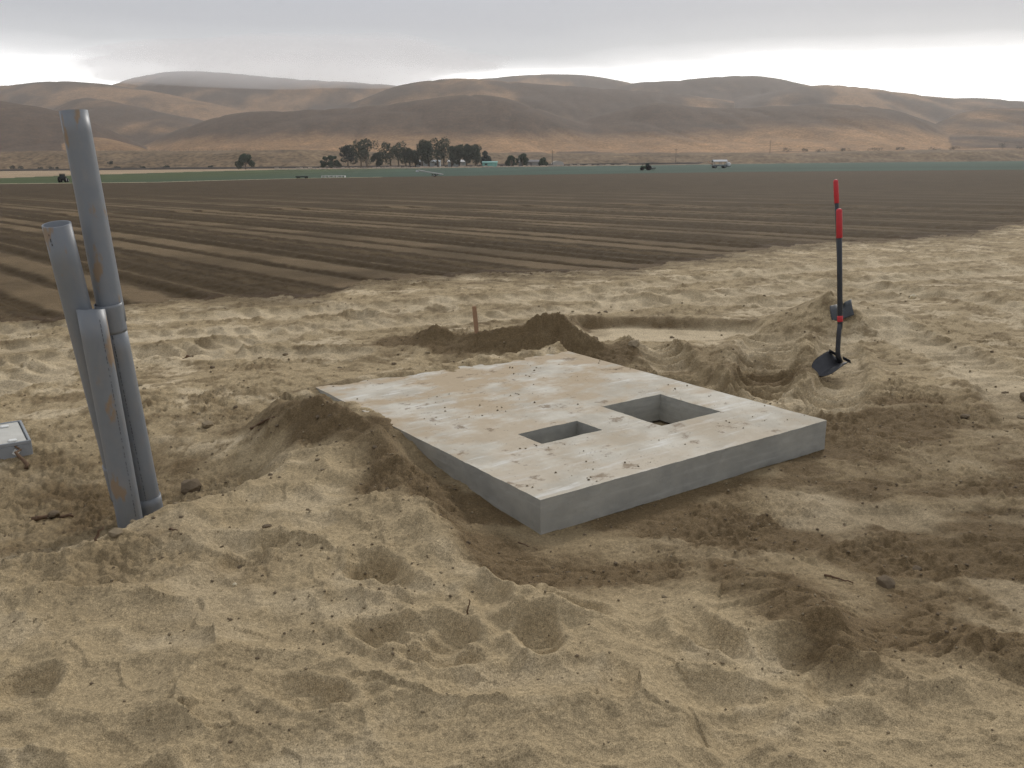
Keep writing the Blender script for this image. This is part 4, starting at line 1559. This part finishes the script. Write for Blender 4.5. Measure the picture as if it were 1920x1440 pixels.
def build_tree(x, y, z, height, width, kind, label, group, seed):
    rnd = random.Random(seed)
    root = thing('tree', label, 'tree', (x, y, z), 0, group)
    clumps = []
    bm = bmesh.new()
    if kind == 'gum':
        trunks = 1 if width < 7 else 2
        for k in range(trunks):
            bx = (k - (trunks - 1) / 2) * width * 0.25
            lean = rnd.uniform(-0.1, 0.1) * height
            tube(bm, [(bx, 0, -0.5), (bx + lean * 0.3, 0, height * 0.3), (bx + lean * 0.7, 0.2, height * 0.6), (bx + lean, 0, height * 0.88)],
                 [0.42, 0.32, 0.2, 0.06], 8)
            for _ in range(5):
                h0 = height * rnd.uniform(0.28, 0.7)
                a = rnd.uniform(0, 6.28)
                ex = bx + lean * h0 / height + math.cos(a) * width * rnd.uniform(0.2, 0.42)
                ey = math.sin(a) * width * 0.35
                ez = h0 + height * rnd.uniform(0.10, 0.24)
                tube(bm, [(bx + lean * h0 / height, 0, h0), ((ex + bx) / 2, ey / 2, (h0 + ez) / 2 + 0.2), (ex, ey, ez)], [0.16, 0.11, 0.04], 6)
                clumps.append((ex, ey, ez + 0.3, rnd.uniform(0.13, 0.19) * height * min(1, width / 6), rnd.uniform(0.75, 1.15)))
            for i in range(7):
                f = 0.30 + 0.095 * i
                clumps.append((bx + lean * f + rnd.uniform(-0.2, 0.2) * width, rnd.uniform(-0.2, 0.2) * width, height * f, height * rnd.uniform(0.11, 0.17) * min(1.15, width / 5), 1.0))
            clumps.append((bx + lean, 0, height * 0.92, height * 0.085, 0.9))
        n = 1900
    else:
        tube(bm, [(0, 0, -0.5), (0.1, 0, height * 0.35), (0, 0.1, height * 0.7)], [0.4, 0.3, 0.1], 8)
        for _ in range(4):
            a = rnd.uniform(0, 6.28)
            tube(bm, [(0, 0, height * 0.25), (math.cos(a) * width * 0.2, math.sin(a) * width * 0.2, height * 0.5), (math.cos(a) * width * 0.36, math.sin(a) * width * 0.3, height * 0.62)], [0.18, 0.12, 0.04], 6)
        lo = 0.16 if kind == 'round' else 0.20
        for _ in range(20):
            f = rnd.uniform(lo, 0.84)
            wid = math.sin(min(1.0, (1.02 - f) / 0.62) * math.pi / 2) * width * 0.36
            a = rnd.uniform(0, 6.28)
            clumps.append((math.cos(a) * wid * rnd.random() ** 0.4, math.sin(a) * wid * rnd.random() ** 0.4, height * f, rnd.uniform(0.14, 0.21) * min(width, height * 0.95), 0.85))
        clumps.append((0, 0, height * 0.88, height * 0.11, 0.9))
        n = 2000
    link_bm('trunk', bm, M_BARK, root)
    bm = bmesh.new()
    leaf_crown(bm, clumps, 0.42, n, rnd)
    link_bm('crown', bm, M_LEAF[kind], root)


TREES = [
    (-86.4, 440, 6.2, 11.4, 'round', 'low round dark tree at the left end of the grove'),
    (-79.2, 446, 11.4, 9.7, 'dense', 'dense dark tree second from the left in the grove'),
    (-69.8, 436, 13.3, 10.0, 'gum', 'tall loose gum tree beside the dense dark tree'),
    (-64.7, 448, 6.8, 5.4, 'gum', 'small gum tree in the gap at the left of the grove'),
    (-55.6, 440, 12.1, 12.2, 'gum', 'broad pale gum tree at the left of the main grove'),
    (-49.9, 447, 9.4, 6.5, 'gum', 'lower gum tree right of the broad pale one'),
    (-46.8, 452, 8.4, 4.4, 'gum', 'shortest slim gum tree in the middle of the grove'),
    (-42.6, 443, 12.8, 5.9, 'gum', 'tall narrow gum tree left of the tallest one'),
    (-39.8, 449, 12.1, 4.9, 'gum', 'slim gum tree just left of the tallest one'),
    (-33.2, 438, 13.8, 8.4, 'gum', 'tallest gum tree in the middle of the grove'),
    (-28.7, 450, 10.0, 3.8, 'gum', 'thin gum tree just right of the tallest one'),
    (-24.7, 444, 10.6, 5.9, 'gum', 'gum tree in the right half of the grove'),
    (-21.3, 448, 10.9, 4.0, 'gum', 'thin upright gum tree in the right half of the grove'),
    (-16.4, 437, 10.4, 5.8, 'gum', 'dark gum tree above the turquoise shed'),
    (-11.9, 445, 7.8, 5.9, 'dense', 'short dark tree at the right end of the grove'),
    (1.1, 454, 5.4, 7.1, 'round', 'left one of two round bushy trees right of the grove'),
    (6.3, 450, 6.4, 6.5, 'round', 'right one of two round bushy trees right of the grove'),
    (16.4, 446, 4.2, 4.0, 'round', 'small round tree beside the low grey farmhouse'),
    (-124.7, 430, 7.5, 8.3, 'round', 'lone round tree standing left of the grove'),
]
for i, (x, y, h, w, k, lab) in enumerate(TREES):
    build_tree(x, y, float(zfar(y)), h, w * 1.18, k, lab, 'trees of the distant farm' if i < 18 else None, 300 + i)


def build_shrub(x, y, w, h, label, group, seed):
    rnd = random.Random(seed)
    z = max(float(hill_height(np.array([float(x)]), np.array([float(y)]))[0][0]) if y > 470 else -99, float(zfar(y)))
    root = thing('shrub', label, 'shrub', (x, y, z), 0, group)
    bm = bmesh.new()
    for _ in range(3):
        tube(bm, [(0, 0, -0.3), (rnd.uniform(-0.3, 0.3) * w, rnd.uniform(-0.3, 0.3) * w, h * 0.7)], [0.08, 0.03], 5)
    link_bm('stem', bm, M_BARK, root)
    bm = bmesh.new()
    cl = [(rnd.uniform(-0.35, 0.35) * w, rnd.uniform(-0.2, 0.2) * w, h * rnd.uniform(0.3, 0.65), h * rnd.uniform(0.25, 0.42), 0.8) for _ in range(6)]
    leaf_crown(bm, cl, 0.28, 240, rnd)
    link_bm('foliage', bm, M_LEAF['dense'], root)


LS = [(-262, 486, 7.5, 3.6), (-251, 488, 4, 2.4), (-242, 484, 6, 2.8), (-210, 487, 4.5, 2.2), (-196, 486, 5, 2.2), (-184, 488, 4, 2.4), (-160, 487, 3, 2), (-228, 520, 3.5, 2.5), (-150, 521, 3, 2.0)]
for i, (x, y, w, h) in enumerate(LS):
    build_shrub(x, y, w, h, 'dark shrub at the foot of the tan bank on the left', 'shrubs along the foot of the left bank', 500 + i)
RS = [(211.9, 700, 9, 4.2), (226, 702, 10, 3.6), (238.4, 700, 11, 4.4), (259, 704, 10, 3.8), (279.3, 700, 12, 4.2), (302, 706, 9, 3.6), (324.1, 700, 10, 4.5), (340.5, 704, 12, 4.0), (377, 700, 9, 6.5), (395, 706, 10, 4.5)]
for i, (x, y, w, h) in enumerate(RS):
    build_shrub(x, y, w, h, 'dark scrub at the foot of the hills on the right', 'scrub along the foot of the right hills', 530 + i)

# ------------------------------------------------------------------ far background: farm buildings
M_WIN = simple('window_glass', (0.03, 0.035, 0.04), 0.2, 0.5)
def build_house(label, x, y, w, d, h, roof_h, wall_col, roof_col, seed, z=None):
    z = float(zfar(y)) if z is None else z
    root = thing('farm_building', label, 'building', (x, y, z), 0)
    mw = simple('wall_paint', wall_col, 0.8, 0.2, var=0.1, scale=1.5)
    mr = simple('roof_sheet', roof_col, 0.7, 0.3, var=0.12, scale=1.5)
    bm = bmesh.new()
    box(bm, -w / 2, w / 2, 0, d, -0.4, h)
    link_bm('wall', bm, mw, root)
    e = 0.3
    bm = bmesh.new()
    pr = [(-e, h + 0.01), (d / 2, h + roof_h), (d + e, h + 0.01), (d + e, h + 0.13), (d / 2, h + roof_h + 0.14), (-e, h + 0.13)]
    A = [bm.verts.new((-w / 2 - e, a, b)) for a, b in pr]
    B = [bm.verts.new((w / 2 + e, a, b)) for a, b in pr]
    bm.faces.new(A[::-1]); bm.faces.new(B)
    for i in range(6):
        bm.faces.new((A[i], A[(i + 1) % 6], B[(i + 1) % 6], B[i]))
    bmesh.ops.recalc_face_normals(bm, faces=bm.faces[:])
    link_bm('roof', bm, mr, root)
    n = max(2, int(w / 3.2))
    for i in range(n):
        cx = -w / 2 + w * (i + 0.5) / n
        bm = bmesh.new()
        if i == n // 2:
            box(bm, cx - 0.5, cx + 0.5, -0.05, -0.004, 0, min(2.0, h - 0.3))
            link_bm('door', bm, mr, root)
        else:
            box(bm, cx - 0.6, cx + 0.6, -0.05, -0.004, h * 0.4, h * 0.8)
            wd = link_bm('window', bm, M_WIN, root)
            bm = bmesh.new()
            box(bm, cx - 0.72, cx + 0.72, -0.09, -0.003, h * 0.33, h * 0.4 - 0.01)
            link_bm('window_sill', bm, mw, wd)


build_house('pale grey farmhouse half hidden behind the left gum trunks', -41.0, 456, 12, 7, 2.5, 0.9, (0.42, 0.46, 0.48), (0.33, 0.35, 0.36), 1)
build_house('pale farmhouse with a white roof behind the right gum trunks', -26.5, 456, 9, 6, 2.4, 1.0, (0.38, 0.43, 0.45), (0.58, 0.57, 0.55), 2)
build_house('small turquoise shed at the right end of the grove', -9.6, 436, 7.0, 5, 2.0, 0.45, (0.17, 0.42, 0.37), (0.22, 0.45, 0.41), 3)
build_house('low grey farmhouse right of the two bushy trees', 10.5, 452, 12, 6, 2.1, 0.9, (0.30, 0.30, 0.29), (0.15, 0.14, 0.14), 4)


def build_dome():
    root = thing('storage_tent', 'small white arched storage tent right of the grey farmhouse', 'tent', (23.7, 450, float(zfar(450))))
    bm = bmesh.new()
    n = 12
    A = [bm.verts.new((3.0 * math.cos(math.pi * k / n), 0, 1.1 + 1.4 * math.sin(math.pi * k / n))) for k in range(n + 1)]
    B = [bm.verts.new((3.0 * math.cos(math.pi * k / n), 6, 1.1 + 1.4 * math.sin(math.pi * k / n))) for k in range(n + 1)]
    for k in range(n):
        bm.faces.new((A[k], A[k + 1], B[k + 1], B[k]))
    link_bm('cover', bm, simple('white_tarp', (0.6, 0.59, 0.56), 0.7), root)
    bm = bmesh.new()
    bm.faces.new([bm.verts.new(p) for p in [(3, 0.02, -0.3), (3, 0.02, 1.1)] + [(3.0 * math.cos(math.pi * k / n), 0.02, 1.1 + 1.38 * math.sin(math.pi * k / n)) for k in range(1, n)] + [(-3, 0.02, 1.1), (-3, 0.02, -0.3)]])
    ext = bmesh.ops.extrude_face_region(bm, geom=bm.faces[:])
    bmesh.ops.translate(bm, vec=(0, 0.12, 0), verts=[v for v in ext['geom'] if isinstance(v, bmesh.types.BMVert)])
    link_bm('end_wall', bm, simple('tent_end', (0.40, 0.39, 0.37), 0.8), root)


build_dome()

# poles, fence, rubble strip
M_POLE = simple('pole_wood', (0.11, 0.09, 0.07), 0.9)
for i, (x, y, h, lab) in enumerate(((20.8, 446, 7.6, 'utility pole standing beside the grey farmhouse'), (94.5, 520, 9.0, 'utility pole rising behind the right part of the field'),
                                    (182, 640, 9.5, 'utility pole farthest to the right before the hills'))):
    z = max(float(zfar(y)), float(hill_height(np.array([float(x)]), np.array([float(y)]))[0][0]) if y > 470 else -9)
    root = thing('utility_pole', lab, 'utility pole', (x, y, z), 0, 'utility poles of the valley')
    bm = bmesh.new()
    tube(bm, [(0, 0, -0.6), (0, 0, h)], [0.17, 0.11], 8)
    link_bm('post', bm, M_POLE, root)
    bm = bmesh.new()
    box(bm, -1.1, 1.1, -0.14, -0.02, h - 0.9, h - 0.76)
    link_bm('crossarm', bm, M_POLE, root)


def build_fence():
    root = thing('wire_fence', 'long dark post fence along the top of the tan bank', 'fence', (0, 0, 0))
    xs = np.arange(-300, -95, 3.2)
    ys = 596 + 5 * np.sin(xs * 0.02)
    zs = hill_height(xs.astype(float), ys)[0]
    bm = bmesh.new()
    tube(bm, [(0, 0, -0.5), (0, 0, 1.5)], [0.10, 0.09], 6)
    me = bpy.data.meshes.new('post')
    bm.to_mesh(me); bm.free()
    me.materials.append(M_POLE)
    for x, y, z in zip(xs, ys, zs):
        o = bpy.data.objects.new('post', me)
        C.objects.link(o)
        o.parent = root
        o.location = (x, y, z)
    for hh in (0.6, 1.2):
        bm = bmesh.new()
        tube(bm, [(x, y, z + hh) for x, y, z in zip(xs, ys, zs)], 0.03, 5)
        link_bm('wire', bm, M_POLE, root)


build_fence()


def build_rubble():
    rs = np.random.RandomState(3)
    bm = bmesh.new()
    n = 620
    for i in range(n):
        x = rs.uniform(-98, 62)
        y = float(crop_far(np.array([x]), np.array([400.0]))[0]) + rs.uniform(3, 20)
        z = float(zfar(y))
        r = 0.18 + 0.5 * rs.rand() ** 3
        vs = box(bm, -r * rs.uniform(0.7, 1.8), r, -r * 0.7, r * 0.7, -0.1, r * rs.uniform(0.6, 1.3),
                 Matrix.Translation((x, y, z)) @ Matrix.Rotation(rs.uniform(-0.6, 0.6), 4, 'Z'))
    o = link_bm('rubble', bm, simple('pale_rubble', (0.50, 0.43, 0.35), 0.9, 0.1, var=0.5, scale=0.7))
    o['kind'] = 'stuff'
    o['label'] = 'pale rubble strip between crop and grove'
    o['category'] = 'rubble'


build_rubble()

def build_embankment():
    """the low dark road bank along the far side of the valley floor"""
    m = simple('road_bank_soil', (0.075, 0.062, 0.052), 0.95, 0.1, var=0.3, scale=0.2)
    V, F = [], []
    pts = [(-420, 470), (-300, 478), (-180, 482), (-60, 480), (20, 474), (90, 505), (150, 560), (260, 640), (420, 720)]
    n = 220
    xs = np.linspace(-420, 420, n)
    ys = np.interp(xs, [p[0] for p in pts], [p[1] for p in pts])
    for i, (x, y) in enumerate(zip(xs, ys)):
        z = float(zfar(y))
        hgt = 1.0 + 0.35 * float(perlin(np.array([x * 0.09]), np.array([3.1]), 7)[0]) + 0.5 * float(perlin(np.array([x * 0.4]), np.array([1.1]), 8)[0])
        hgt = max(0.3, hgt)
        V += [(x, y - 2.2, z - 0.5), (x, y - 0.8, z + hgt), (x, y + 4.0, z + hgt), (x, y + 6.0, z - 0.5)]
        if i:
            for k in range(3):
                a = (i - 1) * 4 + k
                F.append((a, a + 4, a + 5, a + 1))
    o = link_mesh('road_embankment', V, F, m)
    struct(o)


build_embankment()

# ------------------------------------------------------------------ far background: machines
M_TYRE = simple('tyre_rubber', (0.02, 0.02, 0.02), 0.85, 0.2)


def wheel(parent, x, y, r, w, rim_mat, axis='Y'):
    bm = bmesh.new()
    tube(bm, [(x, y - w / 2, r), (x, y - w / 2 + 0.05, r), (x, y + w / 2 - 0.05, r), (x, y + w / 2, r)], [r * 0.86, r, r, r * 0.86], 20)
    o = link_bm('wheel', bm, M_TYRE, parent)
    bm = bmesh.new()
    tube(bm, [(x, y - w / 2 - 0.02, r), (x, y - w / 2 + 0.04, r)], r * 0.5, 14)
    link_bm('rim', bm, rim_mat, o)
    return o


def build_tractor(label, x, y, rz, sc, body_col, rim_col, implement):
    root = thing('tractor', label, 'tractor', (x, y, float(zfar(y))), rz)
    root.scale = (sc, sc, sc)
    mb = simple('tractor_paint', body_col, 0.45, 0.4, var=0.1)
    mr = simple('rim_paint', rim_col, 0.5, 0.3)
    for sx, r, w in ((-0.9, 0.80, 0.45), (1.15, 0.52, 0.32)):
        for sy in (-0.78, 0.78):
            wheel(root, sx, sy, r, w, mr)
    bm = bmesh.new()
    box(bm, 0.0, 1.65, -0.36, 0.36, 0.75, 1.35)
    bmesh.ops.bevel(bm, geom=bm.edges[:], offset=0.09, segments=2, affect='EDGES')
    link_bm('bonnet', bm, mb, root)
    bm = bmesh.new()
    box(bm, -1.5, 1.5, -0.25, 0.25, 0.5, 0.745)
    link_bm('chassis', bm, M_TYRE, root)
    bm = bmesh.new()
    for px in (-1.05, -0.08):
        for py in (-0.55, 0.55):
            box(bm, px - 0.04, px + 0.04, py - 0.04, py + 0.04, 0.76, 2.2)
    cabf = link_bm('cab_frame', bm, mb, root)
    bm = bmesh.new()
    box(bm, -1.0, -0.13, -0.52, 0.52, 1.1, 2.15)
    link_bm('cab_glass', bm, M_WIN, cabf)
    bm = bmesh.new()
    box(bm, -1.2, 0.05, -0.66, 0.66, 2.205, 2.33)
    bmesh.ops.bevel(bm, geom=bm.edges[:], offset=0.04, segments=1, affect='EDGES')
    link_bm('cab_roof', bm, mb, root)
    bm = bmesh.new()
    tube(bm, [(1.1, 0.2, 1.3), (1.1, 0.2, 2.05)], 0.05, 8)
    link_bm('exhaust', bm, M_TYRE, root)
    if implement:
        bm = bmesh.new()
        box(bm, -3.1, -1.55, -0.9, 0.9, 0.55, 0.8)
        for k in range(5):
            box(bm, -3.0 + k * 0.33, -2.92 + k * 0.33, -0.9 + 0.4 * k, -0.8 + 0.4 * k, 0.05, 0.545)
        link_bm('implement', bm, M_STEEL, root)


build_tractor('dark green tractor working at the edge of the crop right of centre', 31.0, 208, rad(182), 0.72, (0.035, 0.07, 0.035), (0.42, 0.36, 0.10), True)
build_tractor('small dark tractor partly hidden behind the tallest pipe', -55.5, 113, rad(100), 0.46, (0.02, 0.025, 0.03), (0.2, 0.2, 0.2), False)


def build_spray_trailer():
    y = 246
    root = thing('harvest_trailer', 'grey harvest trailer with a canopy and white tank on the crop', 'trailer', (56.7, y, float(zfar(y))), rad(3))
    mg = simple('trailer_grey', (0.16, 0.18, 0.19), 0.6, 0.3)
    mc = simple('canopy_cloth', (0.42, 0.44, 0.45), 0.7)
    mw = simple('white_tank', (0.72, 0.72, 0.70), 0.4)
    bm = bmesh.new(); box(bm, -2.0, 1.7, -1, 1, 0.55, 0.85); link_bm('deck', bm, mg, root)
    for px in (-1.9, 0.0, 1.6):
        for py in (-0.92, 0.92):
            bm = bmesh.new(); box(bm, px - 0.05, px + 0.05, py - 0.05, py + 0.05, 0.852, 1.7); link_bm('canopy_post', bm, mg, root)
    bm = bmesh.new()
    A = [bm.verts.new((-2.1, a, b)) for a, b in ((-1.15, 1.701), (0, 2.15), (1.15, 1.701), (1.15, 1.78), (0, 2.23), (-1.15, 1.78))]
    B = [bm.verts.new((1.8, a, b)) for a, b in ((-1.15, 1.701), (0, 2.15), (1.15, 1.701), (1.15, 1.78), (0, 2.23), (-1.15, 1.78))]
    bm.faces.new(A[::-1]); bm.faces.new(B)
    for i in range(6):
        bm.faces.new((A[i], A[(i + 1) % 6], B[(i + 1) % 6], B[i]))
    link_bm('canopy', bm, mc, root)
    for px in (-1.5, 1.1):
        for py in (-0.85, 0.85):
            wheel(root, px, py, 0.46, 0.25, mg)
    bm = bmesh.new()
    tube(bm, [(2.25, -0.75, 1.0), (2.25, -0.6, 1.0), (2.25, 0.6, 1.0), (2.25, 0.75, 1.0)], [0.35, 0.55, 0.55, 0.35], 16)
    link_bm('tank', bm, mw, root)
    bm = bmesh.new(); box(bm, 1.69, 2.7, -0.5, 0.5, 0.36, 0.5); link_bm('hitch_frame', bm, mg, root)
    bm = bmesh.new(); tube(bm, [(-2.0, 0, 0.9), (-3.4, 0, 1.9)], 0.07, 8); link_bm('boom', bm, simple('boom_paint', (0.45, 0.22, 0.12), 0.6), root)


build_spray_trailer()


def build_conveyor():
    y = 143
    root = thing('field_conveyor', 'long pale conveyor on wheels at the crop edge before the grove', 'conveyor', (-12.4, y, float(zfar(y))), rad(-6))
    ml = simple('conveyor_metal', (0.42, 0.42, 0.40), 0.5, 0.4, 0.2)
    bm = bmesh.new()
    box(bm, -2.0, 1.9, -0.3, 0.3, -0.07, 0.07, Matrix.Translation((0, 0, 0.62)) @ Matrix.Rotation(rad(10), 4, 'Y'))
    link_bm('belt_frame', bm, ml, root)
    for px in (0.2, 1.0):
        bm = bmesh.new(); box(bm, px - 0.05, px + 0.05, -0.24, 0.24, 0.1, 0.42); link_bm('support', bm, M_STEEL, root)
    for py in (-0.4, 0.4):
        wheel(root, 0.6, py, 0.17, 0.1, ml)
    bm = bmesh.new(); box(bm, -2.35, -1.95, -0.25, 0.25, 0.72, 0.98); link_bm('hopper', bm, simple('hopper_white', (0.6, 0.62, 0.62), 0.5), root)


build_conveyor()


def build_pallets():
    m = simple('pallet_white', (0.62, 0.61, 0.57), 0.7, var=0.1)
    md = simple('crate_dark', (0.04, 0.055, 0.045), 0.7)
    for k in range(3):
        y = 141
        root = thing('pallet', ['left', 'middle', 'right'][k] + 'most white pallet of the row at the crop edge' if k != 1 else 'middle white pallet of the row at the crop edge',
                     'pallet', (-28.6 + k * 1.25, y, float(zfar(y)) - 0.01), 0, 'white pallets at the crop edge')
        for j in range(5):
            bm = bmesh.new(); box(bm, -0.58, 0.58, -0.5 + j * 0.22, -0.36 + j * 0.22, 0.281, 0.31); link_bm('deck_board', bm, m, root)
        for j in range(3):
            bm = bmesh.new(); box(bm, -0.56 + j * 0.5, -0.44 + j * 0.5, -0.5, 0.52, 0.0, 0.28); link_bm('bearer', bm, m, root)
    y = 134
    root = thing('field_cart', 'low dark cart at the crop edge left of the pallets', 'cart', (-30.6, y, float(zfar(y))))
    bm = bmesh.new(); box(bm, -0.9, 0.9, -0.5, 0.5, 0.16, 0.34); link_bm('bed', bm, md, root)
    for px in (-0.6, 0.6):
        for py in (-0.55, 0.55):
            wheel(root, px, py, 0.12, 0.08, md)


build_pallets()

# ------------------------------------------------------------------ air
def build_haze():
    bm = bmesh.new()
    box(bm, -3600, 3600, -40, 3700, -9, 330)
    m = bpy.data.materials.new('haze_air')
    m.use_nodes = True
    t = m.node_tree
    t.nodes.clear()
    out = nd(t, 'ShaderNodeOutputMaterial')
    v = nd(t, 'ShaderNodeVolumePrincipled')
    v.inputs['Color'].default_value = (0.95, 0.94, 0.92, 1)
    v.inputs['Density'].default_value = 0.00014
    v.inputs['Anisotropy'].default_value = 0.25
    t.links.new(v.outputs[0], out.inputs['Volume'])
    o = link_bm('haze', bm, m)
    o['kind'] = 'stuff'
    o['label'] = 'thin pale haze filling the valley air'
    o['category'] = 'haze'



build_haze()


def build_fog():
    """low cloud lying on the left hill top"""
    m = bpy.data.materials.new('fog_air')
    m.use_nodes = True
    t = m.node_tree
    t.nodes.clear()
    out = nd(t, 'ShaderNodeOutputMaterial')
    v = nd(t, 'ShaderNodeVolumePrincipled')
    v.inputs['Color'].default_value = (0.97, 0.97, 0.98, 1)
    v.inputs['Density'].default_value = 0.0022
    v.inputs['Anisotropy'].default_value = 0.3
    t.links.new(v.outputs[0], out.inputs['Volume'])
    bm = bmesh.new()
    bmesh.ops.create_icosphere(bm, subdivisions=4, radius=1.0)
    for q in bm.verts:
        k = 1 + 0.22 * mnoise.noise(q.co * 1.9) + 0.12 * mnoise.noise(q.co * 4.3)
        q.co = Vector((q.co.x * 560 * k, q.co.y * 420 * k, q.co.z * 60 * k))
    o = link_bm('fog_bank', bm, m, None, True)
    o.location = (-560, 2500, 246)
    o['kind'] = 'stuff'
    o['label'] = 'low fog lying on the left hill top'
    o['category'] = 'fog'


build_fog()
